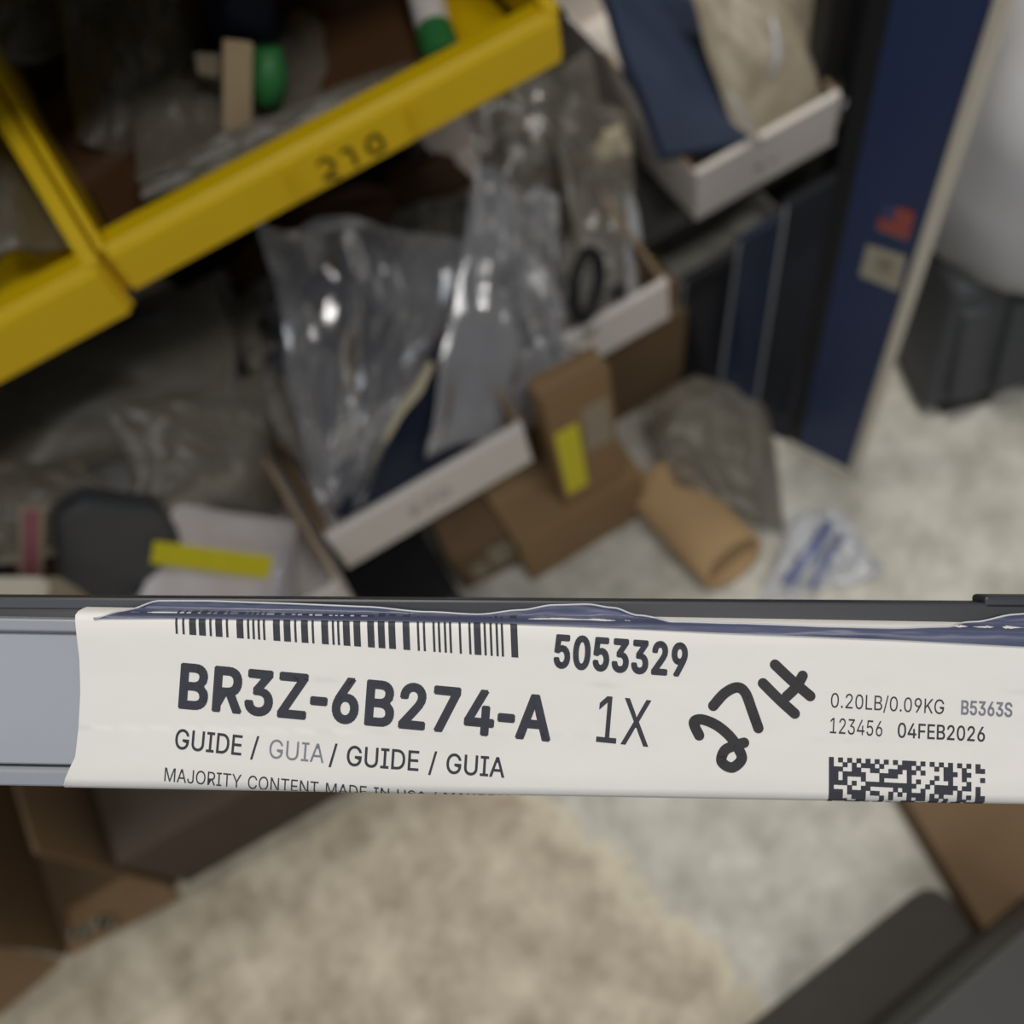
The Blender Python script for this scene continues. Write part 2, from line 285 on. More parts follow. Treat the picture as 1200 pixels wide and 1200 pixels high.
def write(body, origin, ux, uy, width, height, off, bold=.0):
    """flat lettering as a mesh: width and cap height fitted, lifted by off"""
    v, f = text_polys(body, bold)
    x0 = min(p.x for p in v); x1 = max(p.x for p in v); y0 = min(p.y for p in v); y1 = max(p.y for p in v)
    o, ux, uy = Vector(origin), Vector(ux).normalized(), Vector(uy).normalized(); n = ux.cross(uy) * off
    mb = MB(); mb.add([o + ux * ((p.x - x0) / (x1 - x0) * width) + uy * ((p.y - y0) / (y1 - y0) * height) + n for p in v], f)
    return mb

# ------------------------------------------------------------------ the setting
def floor_material():
    m = bpy.data.materials.new('concrete_floor'); m.use_nodes = True; nt = m.node_tree; p = nt.nodes['Principled BSDF']
    L = nt.links.new; N = nt.nodes.new
    geo = N('ShaderNodeNewGeometry')
    def nz(sc, det=5, rough=.6):
        n = N('ShaderNodeTexNoise'); n.inputs['Scale'].default_value = sc; n.inputs['Detail'].default_value = det; n.inputs['Roughness'].default_value = rough
        L(geo.outputs['Position'], n.inputs['Vector']); return n
    sx = N('ShaderNodeSeparateXYZ'); L(geo.outputs['Position'], sx.inputs[0])
    # worn beige coat on the left, bare grey concrete on the right; the border is ragged
    a = N('ShaderNodeMath'); a.operation = 'MULTIPLY_ADD'; a.inputs[1].default_value = .32; L(sx.outputs['Y'], a.inputs[0]); L(sx.outputs['X'], a.inputs[2])
    n1 = nz(12, 9, .68)
    b = N('ShaderNodeMath'); b.operation = 'MULTIPLY_ADD'; b.inputs[1].default_value = .16; L(n1.outputs['Fac'], b.inputs[0]); L(a.outputs[0], b.inputs[2])
    r = N('ShaderNodeMapRange'); r.inputs['From Min'].default_value = .146; r.inputs['From Max'].default_value = .153; L(b.outputs[0], r.inputs['Value'])
    mixc = N('ShaderNodeMix'); mixc.data_type = 'RGBA'
    n2 = nz(16, 7, .68); n3 = nz(60, 5, .75)
    def ramp(n, c1, c2, lo=.35, hi=.65):
        q = N('ShaderNodeMapRange'); q.inputs['From Min'].default_value = lo; q.inputs['From Max'].default_value = hi; L(n.outputs['Fac'], q.inputs['Value'])
        mm = N('ShaderNodeMix'); mm.data_type = 'RGBA'; mm.inputs[6].default_value = (*c1, 1); mm.inputs[7].default_value = (*c2, 1); L(q.outputs['Result'], mm.inputs[0]); return mm
    beige = ramp(n2, rgb(168, 154, 133), rgb(224, 213, 191)); grey = ramp(n2, rgb(182, 179, 167), rgb(226, 223, 212))
    L(r.outputs['Result'], mixc.inputs[0]); L(beige.outputs[2], mixc.inputs[6]); L(grey.outputs[2], mixc.inputs[7])
    # pale rim along the worn border
    rr = N('ShaderNodeMapRange'); rr.inputs['From Min'].default_value = .115; rr.inputs['From Max'].default_value = .146; L(b.outputs[0], rr.inputs['Value'])
    inv = N('ShaderNodeMath'); inv.operation = 'SUBTRACT'; L(rr.outputs['Result'], inv.inputs[0]); L(r.outputs['Result'], inv.inputs[1])
    rim = N('ShaderNodeMix'); rim.data_type = 'RGBA'; rim.inputs[7].default_value = (*rgb(238, 228, 202), 1)
    k = N('ShaderNodeMath'); k.operation = 'MULTIPLY'; k.inputs[1].default_value = .7; k.use_clamp = True; L(inv.outputs[0], k.inputs[0]); L(k.outputs[0], rim.inputs[0]); L(mixc.outputs[2], rim.inputs[6])
    fine = ramp(n3, (.86, .86, .86), (1.08, 1.08, 1.08), .3, .7)
    mul = N('ShaderNodeMix'); mul.data_type = 'RGBA'; mul.blend_type = 'MULTIPLY'; mul.inputs[0].default_value = .7; L(rim.outputs[2], mul.inputs[6]); L(fine.outputs[2], mul.inputs[7])
    L(mul.outputs[2], p.inputs['Base Color']); p.inputs['Roughness'].default_value = .62; p.inputs['Specular IOR Level'].default_value = .3
    bp = N('ShaderNodeBump'); bp.inputs['Strength'].default_value = .12; bp.inputs['Distance'].default_value = .003; L(n3.outputs['Fac'], bp.inputs['Height']); L(bp.outputs['Normal'], p.inputs['Normal'])
    return m
mb = MB(); mb.box(-3, 3, -3, 1.35, -.1, 0); struct('floor', mb, floor_material())
mb = MB(); mb.box(-3, 3, 1.30, 1.40, 0, 2.9); struct('wall_back', mb, mat('wall_paint', rgb(150, 146, 138), .8, .2, vary=.04))

# ------------------------------------------------------------------ rack that carries the bins
RX0, RX1 = -1.10, 0.735
rk = thing('storage_rack', (-.2, .85, 0), 'dark steel storage rack with shelves under the yellow and white bins', 'rack')
for x, y in ((RX0, .72), (RX1 - .03, .745), (RX0, 1.14), (RX1 - .03, 1.14)):
    mb = MB(); mb.prism([(x, y, 0), (x + .03, y, 0), (x + .03, y + .004, 0), (x + .004, y + .004, 0), (x + .004, y + .03, 0), (x, y + .03, 0)], (0, 0, 1.9)); link('upright', mb, 'steel', rk)
def board(x0, x1, y0, z, t=.022):
    mb = MB(); mb.box(x0, x1, y0, 1.17, z - t, z); link('shelf_board', mb, 'steel', rk, bevel=.002)
board(RX0 + .035, RX1 - .035, .722, .243)
board(RX0 + .035, .30, .59, .712)
board(RX0 + .035, .43, .50, .985)
mb = MB(); mb.box(.737, .745, .70, 1.17, .02, 1.15); link('light_block_panel', mb, 'black_panel', rk)  # added panel: darkens the gap and stops light leaking under the shelf
mb = MB(); mb.box(RX0 + .035, RX1 - .035, 1.175, 1.185, .05, 1.9); link('back_panel', mb, 'steel', rk)

# ------------------------------------------------------------------ yellow bins
def yellow_bin(x0, x1, yf, ztop, zbot, label, lw=.011):
    """hopper bin: low front, sides that climb towards the back, rolled rim"""
    t = .0045
    o = thing('yellow_bin', ((x0 + x1) / 2, yf + .18, .713), label, 'bin', 'yellow hopper bins on the upper shelf')
    D = .40; h = .19
    zb = .714
    mb = MB()   # floor pan
    mb.hexa([(x0 + .012, yf + .018, zb), (x1 - .012, yf + .018, zb), (x1 - .006, yf + D, zb), (x0 + .006, yf + D, zb)], [(x0 + .012, yf + .018, zb + t), (x1 - .012, yf + .018, zb + t), (x1 - .006, yf + D, zb + t), (x0 + .006, yf + D, zb + t)])
    link('base', mb, 'yellow', o)
    mb = MB()   # front wall, slightly raked, with a rolled rim on top
    prof = [(0, zbot), (.012, zbot - .003), (.016, zbot + .003), (.010, ztop - .006), (.018, ztop - .004), (.020, ztop), (.004, ztop + .0005), (-.001, ztop - .006)]
    mb.prism([(x0 + .004, yf + a, b) for a, b in prof], (x1 - x0 - .008, 0, 0)); link('front_wall', mb, 'yellow', o, bevel=.0015)
    for xx, s in ((x0, 1), (x1, -1)):
        mb = MB()
        poly = [(yf + .006, zbot - .001), (yf + .004, ztop - .001), (yf + .17, ztop + .098), (yf + D, ztop + .125), (yf + D, zb), (yf + .02, zb)]
        mb.prism([(xx, a, b) for a, b in poly], (s * t, 0, 0)); w = link('side_wall', mb, 'yellow', o, bevel=.001)
        mb = MB()   # rolled rim along the side's sloping top
        mb.slab([(xx - s * .000, yf + .004, ztop - .007), (xx + s * (lw if s > 0 else .011), yf + .004, ztop - .007), (xx + s * (lw if s > 0 else .011), yf + .17, ztop + .093), (xx - s * .000, yf + .17, ztop + .093)], (0, -.003, .008)); link('rim', mb, 'yellow', w, bevel=.0015)
    mb = MB(); mb.box(x0, x1, yf + D - t, yf + D, zb, ztop + .125); link('back_wall', mb, 'yellow', o)
    return o
YF = .54
b1 = yellow_bin(-.0770, .270, YF, .757, .7175, 'wide yellow bin with 270 handwritten on its front lip', lw=.006)
b2 = yellow_bin(-.415, -.0785, YF - .008, .757, .7095, 'yellow bin at left with a blank front lip, beside the 270 bin')
mb = MB(); mb.box(-.069, .215, .575, .90, .7192, .7225); o = tag(link('shade_sheet', mb, 'brown_part', origin=(.07, .74, .7192)), 'dark brown sheet added as shade on the bottom of the wide yellow bin', 'sheet')  # dark sheet added so the bin bottom looks shaded
# number and label slot on the wide bin
def on_front(px, py): return at(px, py, Y=YF - .0012)
def strokes(mb, pts, w, n, fn):
    """thick pen line through photograph points on a real surface"""
    P = [Vector(fn(*p)) for p in pts]; n = Vector(n).normalized()
    for a, b in zip(P, P[1:]):
        d = (b - a).normalized(); s = d.cross(n) * w / 2
        mb.add([a - s, b - s, b + s, a + s], [(0, 1, 2, 3)])
    for p in P:
        u = Vector((0, 0, 1)).cross(n); u = u.normalized() if u.length > 1e-4 else Vector((1, 0, 0)); v = n.cross(u)
        mb.add([p] + [p + (u * math.cos(q) + v * math.sin(q)) * w / 2 for q in [math.pi * i / 6 for i in range(12)]], [(0, i + 1, (i + 1) % 12 + 1) for i in range(12)])
mb = MB()
for st in ([(373, 192), (380, 186), (390, 190), (391, 198), (381, 210), (397, 207)], [(400, 178), (409, 174), (415, 184), (418, 193)], [(440, 158), (447, 164), (450, 174), (441, 180), (431, 175), (431, 164), (440, 158)]):
    strokes(mb, st, .0032, (0, -1, 0), on_front)
link('handwritten_number', mb, 'yellow_ink', b1, recalc=False)
for px, py in ((340, 208), (484, 143)):
    a = at(px, py, Y=YF); mb = MB(); mb.box(a.x - .0016, a.x + .0016, YF - .004, YF + .003, .724, .748); link('label_slot_rib', mb, 'yellow', b1)

# ------------------------------------------------------------------ white cardboard bins
def card_bin(x0, x1, yf, lip, label, back=.20, depth=.40, zb=.244, rise=.24):
    o = thing('cardboard_bin', ((x0 + x1) / 2, yf + depth / 2, zb), label, 'bin', 'white cardboard bins on the lower shelf')
    t = .004
    mb = MB(); mb.box(x0, x1, yf, yf + depth, zb, zb + .003); link('base', mb, 'white_card', o)
    mb = MB(); mb.box(x0, x1, yf, yf + .010, zb, zb + lip); link('front_lip', mb, 'white_card', o, bevel=.0035, seg=3)
    for nm, a, b in (('side_wall', x0, x0 + t), ('side_wall', x1 - t, x1)):
        mb = MB(); mb.prism([(a, yf + .010, zb + .003), (a, yf + .010, zb + lip - .004), (a, yf + rise, zb + back), (a, yf + depth, zb + back), (a, yf + depth, zb + .003)], (b - a, 0, 0)); w = link(nm, mb, 'white_card', o)
        mb = MB(); mb.slab([(a + .0002, yf + .013, zb + lip - .0035), (b - .0002, yf + .013, zb + lip - .0035), (b - .0002, yf + rise, zb + back + .0008), (a + .0002, yf + rise, zb + back + .0008)], (0, -.0005, .001)); link('cut_edge', mb, 'kraft', w)
        mb = MB(); c = (b if a == x0 else a); s = 1 if a == x0 else -1
        mb.prism([(c, yf + .012, zb + .004), (c, yf + .012, zb + lip - .006), (c, yf + rise, zb + back - .002), (c, yf + depth - .005, zb + back - .002), (c, yf + depth - .005, zb + .004)], (s * .0006, 0, 0)); link('inner_liner', mb, 'kraft_dark', w)
    mb = MB(); mb.box(x0, x1, yf + depth - t, yf + depth, zb, zb + back); link('back_wall', mb, 'white_card', o)
    return o
cb_left = card_bin(-.345, -.082, .488, .066, 'white cardboard bin leftmost on the lower shelf, mostly behind the labelled guide', rise=.2, back=.17)
cb_front = card_bin(-.072, .166, .538, .074, 'white cardboard bin with faint numbers on its lip, under the clear bags', rise=.2, back=.085)
cb_mid = card_bin(.262, .399, .612, .066, 'white cardboard bin second from the right, under the bagged black grommet', rise=.2, back=.105)
cb_right = card_bin(.508, .716, .716, .077, 'white cardboard bin at the right end holding the navy envelope', rise=.2, back=.12)
def faint(bin_, px0, px1, py0, py1, yf, body):
    a = at(px0, py0, Y=yf - .0012); b = at(px1, py1, Y=yf - .0012)
    link('faint_number', write(body, a, (1, 0, 0), (0, 0, 1), (b - a).length, .017, 0, .0), 'card_ink', bin_, recalc=False)
faint(cb_front, 482, 530, 606, 584, .538, '270')
mb = MB()
for st in ([(884, 198), (890, 193), (893, 200)], [(902, 190), (910, 186)]): strokes(mb, st, .003, (0, -1, 0), lambda px, py: at(px, py, Y=.7148))
link('faint_scribble', mb, 'card_ink', cb_right, recalc=False)

# ------------------------------------------------------------------ contents of the white bins
def dirs(q): 
    return None
Yq = lambda *pts: [at(px, py, Y=y) for px, py, y in pts]
# front bin
o = thing('bagged_module', at(400, 470, Y=.68), 'clear bag with a dark moulded part leaning in the front white bin', 'bag', 'clear bags in the front white bin')
bag('bag_film', Yq((300, 250, .74), (560, 300, .70), (425, 592, .565), (372, 590, .575)), .022, .012, 3.3, 'film', None, parent=o, edge=.10, fu=4, fv=2.4)
mb = MB(); c = at(390, 430, Y=.69)
for dx, dz, rx, rz, sd in ((-.02, .02, .045, .03, 1), (.03, .03, .03, .04, 2), (.0, -.035, .035, .03, 3), (.045, -.01, .025, .05, 4), (.01, .07, .04, .03, 5)):
    lump(mb, c + Vector((dx, dz * .3, dz)), (rx * 1.35, .016, rz * 1.35), sd, .35)
link('moulded_part', mb, 'dark_part', o, smooth=True)
mb = MB()
mb.tube([at(*p, Y=.60) for p in ((505, 425), (490, 455), (470, 480), (448, 520), (430, 555), (420, 585))], [.004, .007, .006, .004, .0045, .004], 10, .5); link('gasket_strip', mb, 'cream', o, smooth=True)

o = thing('bagged_bracket', at(600, 380, Y=.66), 'shiny clear bag with bright creases hanging over the front bin corner', 'bag', 'clear bags in the front white bin')
bag('bag_film', Yq((560, 190, .76), (655, 230, .74), (696, 480, .575), (500, 535, .56)), .024, .011, 8.1, 'film_bright', None, parent=o, edge=.04, fu=3.4, fv=3)
mb = MB(); c = at(590, 350, Y=.70)
lump(mb, c, (.03, .014, .07), 4, .3); lump(mb, c + Vector((.025, 0, -.05)), (.025, .012, .05), 6, .3)
link('bracket_part', mb, 'grey_part', o, smooth=True)

mb = MB(); mb.prism([at(460, 520, Y=.62), at(478, 462, Y=.64), at(520, 400, Y=.66), at(570, 400, Y=.66), at(600, 505, Y=.585), at(540, 540, Y=.572), at(400, 612, Y=.566), at(392, 560, Y=.60)], (0, .02, -.006))
tag(link('black_cover', mb, 'navy_dark', bevel=.004, origin=at(520, 500, Y=.62)), 'dark navy plastic cover between the two clear bags in the front bin', 'car part')
bag('plastic_bag', Yq((455, 250, .80), (575, 215, .82), (560, 420, .70), (450, 420, .70)), .02, .012, 12.2, 'film_dull', 'hazy bag at the back of the front white bin below the yellow lip', group='bags at the back of the bins')
bag('plastic_bag', Yq((260, 360, .76), (345, 300, .78), (380, 560, .60), (330, 520, .62)), .012, .008, 15.5, 'film_dull', 'narrow hazy bag along the left wall of the front white bin')
mb = MB(); lump(mb, at(370, 290, Y=.80), (.10, .03, .05), 8, .3); lump(mb, at(480, 240, Y=.84), (.08, .03, .05), 9, .3)
tag(link('rubber_boot', mb, 'brown_part', smooth=True, origin=at(370, 290, Y=.80)), 'dark brown rubber part under the wide yellow bin', 'car part')

# middle bin
o = thing('bagged_grommet', at(690, 300, Y=.70), 'clear crumpled bag with a black rubber grommet over the middle white bin lip', 'bag')
bag('bag_film', Yq((650, 120, .86), (740, 130, .86), (748, 345, .64), (690, 395, .60)), .020, .011, 21.4, 'film_haze', None, parent=o, edge=.05, fu=3, fv=4)
mb = MB()
gc = at(687, 335, Y=.625); ux = (at(700, 335, Y=.625) - gc).normalized(); uz = (at(692, 300, Y=.64) - at(683, 372, Y=.61)).normalized()
ring = [gc + ux * .018 * math.cos(q) + uz * .036 * math.sin(q) for q in [2 * math.pi * i / 20 for i in range(20)]]
mb.tube(ring + ring[:2], [.007] * 22, 10, cap=False, upv=(0, -1, .3)); link('grommet', mb, 'black_part', o, smooth=True)
mb = MB(); mb.tube([at(722, 338, Y=.63), at(727, 346, Y=.625)], [.010, .009], 12); link('plug', mb, 'dark_part', o)
mb = MB(); mb.grid(sheet_pts(Yq((738, 210, .74), (752, 260, .72), (748, 345, .64), (735, 352, .62)), 8, 16, lambda u, v: (crumple(u, v, 5) * .006, 0, 0))); link('bag_fold', mb, 'film_white', o, smooth=True)
mb = MB(); lump(mb, at(716, 180, Y=.80), (.024, .012, .034), 14, .5)
tag(link('crumpled_paper', mb, 'cream', smooth=True, origin=at(716, 190, Y=.80)), 'crumpled cream paper tag at the top of the grommet bag', 'paper')
bag('plastic_bag', Yq((545, 130, .90), (690, 60, .92), (745, 260, .78), (600, 290, .76)), .03, .014, 25.1, 'film_haze', 'hazy tan bag behind the bright bag, right below the yellow bin', group='bags at the back of the bins')
mb = MB(); lump(mb, at(640, 190, Y=.90), (.09, .03, .07), 18, .3); tag(link('moulded_elbow', mb, 'tan_part', smooth=True, origin=at(640, 200, Y=.90)), 'tan moulded part inside the hazy bag right of the 270 bin', 'car part')

# right bin
mb = MB()
q = Yq((690, -30, 1.0), (812, 10, .96), (905, 168, .742), (772, 190, .748))
def env(u, v): return (.012 * math.sin(math.pi * u) * math.sin(math.pi * v) + .006 * noise.noise(Vector((u * 3, v * 3, 2))), 0, 0)
mb.grid(sheet_pts(q, 16, 20, env)); mb.grid(sheet_pts(q, 16, 20, lambda u, v: (env(u, v)[0] - .012 - .016 * math.sin(math.pi * u) * math.sin(math.pi * v), 0, 0)))
tag(link('envelope', mb, 'navy', smooth=True, origin=q[3], recalc=False), 'navy padded envelope lying in the right white bin', 'envelope')
o = thing('bagged_carton', at(920, 70, Y=.84), 'creased translucent bag around a tan carton in the right white bin', 'bag')
bag('bag_film', Yq((795, -40, .90), (1064, -40, .79), (996, 138, .735), (872, 194, .728)), .028, .010, 31.7, 'film_milk', None, parent=o, edge=.04, fu=3.6, fv=2.6)
mb = MB(); mb.hexa(Yq((865, 20, .87), (1000, -10, .82), (965, 115, .765), (885, 145, .76)), [p + Vector((0, .03, -.035)) for p in Yq((865, 20, .87), (1000, -10, .82), (965, 115, .765), (885, 145, .76))]); link('carton', mb, 'tan_part', o, bevel=.004)
for pts in (((905, 20), (912, 60), (903, 95)), ((855, 110), (875, 140), (893, 168)), ((1010, 0), (1028, 35), (1000, 100), (985, 130))):
    mb = MB(); P = [at(px, py, Y=.765 - .0003 * (py - 60)) - ray(px, py) * .03 for px, py in pts]; mb.tube(P, [.003, .0045, .003, .002][:len(P)], 8, .5); link('film_fold', mb, 'film_white', o, smooth=True)

# left bin and the pile above it
bag('plastic_bag', Yq((-40, 400, .80), (250, 330, .76), (300, 520, .62), (-20, 570, .64)), .045, .007, 41.2, 'film_dull', 'large hazy grey bag under the left yellow bin', group='hazy bags piled in the left white bin', fu=1.6, fv=1.6)
mb = MB(); lump(mb, at(120, 450, Y=.74), (.11, .04, .07), 22, .3); lump(mb, at(230, 470, Y=.72), (.06, .03, .05), 23, .3)
tag(link('moulded_duct', mb, 'tub', smooth=True, origin=at(120, 480, Y=.74)), 'dark grey moulded duct inside the large hazy bag', 'car part')
bag('plastic_bag', Yq((130, 470, .66), (300, 440, .68), (330, 600, .60), (160, 620, .57)), .03, .008, 44.9, 'film_dull', 'hazy bag in the middle of the left pile, above the yellow-labelled package', group='hazy bags piled in the left white bin')
bag('plastic_bag', Yq((-30, 540, .62), (90, 540, .60), (200, 640, .53), (-30, 660, .55)), .03, .006, 47.3, 'film_dull', 'pale hazy bag at the left edge above the pink strip', group='hazy bags piled in the left white bin')
mb = MB(); mb.prism([at(px, py, Y=.53) for px, py in ((62, 612), (100, 590), (190, 600), (215, 640), (160, 705), (110, 712), (70, 700))], (0, .03, -.01))
tag(link('grey_pouch', mb, 'tub', bevel=.008, origin=at(130, 700, Y=.54), seg=3), 'dark grey flat pouch beside the yellow-labelled package', 'pouch')
mb = MB(); mb.slab([at(px, py, Y=.52) for px, py in ((22, 598), (54, 596), (50, 690), (24, 690))], (0, .012, -.004)); o = tag(link('striped_packet', mb, 'tan_card', bevel=.002, origin=at(40, 690, Y=.52)), 'slim packet with a pink stripe at the left edge', 'packet')
mb = MB(); mb.slab([at(px, py, Y=.519) for px, py in ((27, 600), (46, 599), (44, 690), (28, 690))], (0, .001, 0)); link('pink_stripe', mb, 'pink', o)
# white package with a yellow warning label
o = thing('labelled_package', at(260, 690, Y=.515), 'white plastic wrapped package with a yellow warning label in the left bin', 'package')
q = Yq((205, 588, .585), (348, 612, .575), (345, 735, .50), (150, 735, .50))
bag('wrapped_body', q, .022, .004, 51.5, 'white_pack', None, parent=o, edge=.012)
qs = Yq((182, 634, .538), (318, 652, .536), (312, 678, .524), (178, 660, .524))
nv = (qs[1] - qs[0]).cross(qs[3] - qs[0]).normalized()
if nv.dot(-ray(250, 650)) < 0: nv = -nv
mb = MB(); mb.slab([p - ray(250, 650) * .02 for p in qs], nv * .0008); lb = link('yellow_label', mb, 'yellow_label', o); lb['label'] = 'yellow warning label'
mb = MB(); mb.tube([at(332, 640, Y=.55), at(326, 670, Y=.53), at(322, 705, Y=.51)], [.004, .006, .005], 8); link('wrap_fold', mb, 'film_white', o, smooth=True)
mb = MB(); mb.slab([at(px, py, Y=.50) for px, py in ((-60, 675), (46, 675), (42, 706), (-60, 706))], (0, .004, -.03)); o = tag(link('cream_carton', mb, 'cream_box', bevel=.002, origin=at(0, 702, Y=.50)), 'small cream carton end at the left edge just above the guide', 'carton')
mb = MB(); mb.prism([at(px, py, Y=.502) for px, py in ((46, 675), (70, 676), (84, 688), (90, 706), (42, 706))], (0, .004, -.03)); link('end_flap', mb, 'tan_card', o, bevel=.002)

# ------------------------------------------------------------------ contents of the yellow bins
zt = .72
bag('plastic_bag', Yq((60, -60, .80), (240, -60, .80), (215, 190, .64), (90, 170, .66)), .03, .012, 61.1, 'film_dull', 'tan hazy bag at the left of the wide yellow bin', group='bags in the wide yellow bin')
bag('plastic_bag', Yq((150, 90, .70), (300, 60, .72), (330, 170, .60), (165, 225, .58)), .022, .010, 64.1, 'film_dull', 'grey bag against the front lip of the wide yellow bin, left of the beige tab', group='bags in the wide yellow bin')
bag('plastic_bag', Yq((300, -10, .80), (500, -40, .80), (490, 85, .62), (330, 160, .59)), .025, .010, 67.7, 'film_dull', 'tan bag between the green ring and the white tube', group='bags in the wide yellow bin')
bag('plastic_bag', Yq((-60, -80, .86), (90, -60, .86), (100, 60, .74), (-40, 70, .74)), .02, .010, 70.2, 'film_dull', 'grey bag in the top left corner of the wide yellow bin', group='bags in the wide yellow bin')
bag('plastic_bag', Yq((160, 205, .60), (465, 72, .605), (490, 92, .575), (170, 236, .572)), .006, .006, 66.2, 'film_dull', 'long flat bag lying along the inside of the wide bin front lip', group='bags in the wide yellow bin')
o = thing('sensor_connector', at(285, 110, Y=.66), 'navy sensor with a beige tab and green ring in the wide yellow bin', 'car part')
mb = MB(); lump(mb, at(290, 30, Y=.72), (.03, .025, .04), 31, .2); lump(mb, at(300, 120, Y=.68), (.035, .02, .03), 32, .2); link('body', mb, 'navy_dark', o, smooth=True)
mb = MB(); mb.slab([at(px, py, Y=.615) for px, py in ((262, 46), (297, 50), (296, 158), (262, 155))], (0, .008, -.004)); link('tab', mb, 'beige', o, bevel=.0015)
mb = MB(); mb.tube([at(312, 55, Y=.63), at(316, 90, Y=.625), at(314, 122, Y=.62)], [.010, .013, .010], 16); link('ring', mb, 'green', o, smooth=True)
mb = MB(); mb.slab([at(px, py, Y=.63) for px, py in ((228, 62), (260, 64), (258, 92), (232, 88))], (0, .008, -.004)); link('clip', mb, 'tan_card', o, bevel=.0015)
o = thing('sealant_tube', at(515, 50, Y=.58), 'white tube with a green end standing in the wide yellow bin', 'tube')
a, b, c = at(492, -30, Y=.66), at(508, 34, Y=.615), at(520, 70, Y=.59)
mb = MB(); mb.tube([a, b], [.013, .013], 20); link('tube_body', mb, 'white_card', o, smooth=False)
mb = MB(); mb.tube([b, lerp(b, c, .15), c], [.0132, .0142, .0142], 20); link('end_cap', mb, 'green', o)
mb = MB(); lump(mb, at(420, -15, Y=.72), (.05, .03, .025), 36, .2); tag(link('brown_bushing', mb, 'brown_part', smooth=True, origin=at(420, 0, Y=.72)), 'dark brown part behind the white and green tube', 'car part')
mb = MB(); lump(mb, at(120, 160, Y=.70), (.06, .05, .035), 38, .25); lump(mb, at(200, 40, Y=.78), (.08, .05, .04), 39, .25); tag(link('rubber_mount', mb, 'brown_part', smooth=True, origin=at(120, 160, Y=.70)), 'brown rubber part under the tan bag in the wide yellow bin', 'car part')
bag('plastic_bag', Yq((-60, 140, .72), (40, 170, .68), (82, 290, .57), (-60, 320, .57)), .025, .010, 73.3, 'film_dull', 'brownish bag inside the left yellow bin', 'bag')

# ------------------------------------------------------------------ cartons and tube on the floor under the shelf
def carton(name, P, Q, depth, h, z0, m, label, front_label=None, tape=True):
    """closed carton: front bottom edge runs P to Q"""
    P, Q = Vector((P[0], P[1], z0)), Vector((Q[0], Q[1], z0)); d = (Q - P).normalized(); n = Vector((-d.y, d.x, 0)); up = Vector((0, 0, 1))
    o = thing(name, (P + Q) / 2 + n * depth / 2, label, 'box', 'kraft cartons under the lower shelf')
    base = [P, Q, Q + n * depth, P + n * depth]
    mb = MB(); mb.hexa(base, [p + up * (h - .003) for p in base]); link('body', mb, m, o, bevel=.002)
    for k in (0, 1):
        a, b = (.0, .498) if k == 0 else (.502, 1.)
        mb = MB(); q = [P + n * depth * a, Q + n * depth * a, Q + n * depth * b, P + n * depth * b]
        mb.hexa([p + up * (h - .003) for p in q], [p + up * h for p in q]); link('top_flap', mb, m, o)
    if tape:
        mb = MB(); q = [P + n * depth * .40, Q + n * depth * .40, Q + n * depth * .60, P + n * depth * .60]
        mb.hexa([p + up * h for p in q], [p + up * (h + .0006) for p in q]); link('tape', mb, 'tape', o)
    if front_label:
        for (u0, u1, v0, v1, mm) in front_label:
            mb = MB(); q = [P + d * (Q - P).length * u + up * h * v for u, v in ((u0, v0), (u1, v0), (u1, v1), (u0, v1))]
            mb.slab(q, -n * .0007); link('paper_label', mb, mm, o)
    return o
A = at(545, 692, Z=0); B = at(668, 632, Z=0)
carton('kraft_carton', A, B, .17, .10, 0, 'kraft_dark', 'low kraft carton with a worn white label below the front white bin', [(.12, .26, .15, .55, 'tan_card'), (.3, .62, .25, .8, 'tan_card')])
A2 = at(612, 684, Z=0); B2 = at(757, 601, Z=0)
A2 = A2 + Vector((.012, -.006, 0))
dn2 = (B2 - A2).normalized()
carton('kraft_carton', A2 , B2, .15, .115, 0, 'kraft', 'long kraft carton on the floor carrying the yellow-labelled carton')
nn = Vector((-dn2.y, dn2.x, 0))
A3 = at(664, 594, Z=.117); B3 = at(729, 558, Z=.117)
carton('kraft_carton', A3, B3, .035, .235, .1166, 'kraft', 'upright kraft carton with a yellow and a white label stacked on another', [(.06, .42, .12, .72, 'yellow_label'), (.5, .92, .42, .80, 'tan_card')])
carton('kraft_carton', (.30, .66, 0), (.47, .66, 0), .22, .17, 0, 'kraft_dark', 'dark kraft carton pushed back under the shelf behind the hazy bag')
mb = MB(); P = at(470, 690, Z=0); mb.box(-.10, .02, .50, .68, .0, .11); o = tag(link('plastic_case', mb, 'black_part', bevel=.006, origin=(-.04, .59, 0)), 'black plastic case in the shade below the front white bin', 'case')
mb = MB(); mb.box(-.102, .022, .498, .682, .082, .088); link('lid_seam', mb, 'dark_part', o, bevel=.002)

o = thing('kraft_tube', (.345, .45, 0), 'kraft paper tube lying on the floor with its open end towards us', 'tube')
e0 = at(868, 668, Z=.03); e1 = at(765, 560, Z=.034); ax = (e1 - e0); mb = MB()
outer = [.046, .047, .047, .046]; P = [e0, e0 + ax * .3, e0 + ax * .7, e1]
mb.tube(P, outer, 28, .62, cap=False); mb.tube(P, [r - .006 for r in outer], 28, .60, cap=False)
k = 28
for base in (0, 3):
    a0 = base * k; b0 = 4 * k + base * k
    mb.f += [(a0 + j, a0 + (j + 1) % k, b0 + (j + 1) % k, b0 + j) for j in range(k)]
axn = ax.normalized()
for base in (0, 4):                              # the near end is cut and crushed on the slant
    for j in range(k):
        p = mb.v[base * k + j]; hgt = (p.z - e0.z) / .029
        mb.v[base * k + j] = p + axn * (.014 * (hgt + 1)) - Vector((0, 0, .008 * max(0, hgt)))
link('tube_wall', mb, 'kraft_tube', o, smooth=False, bevel=0)
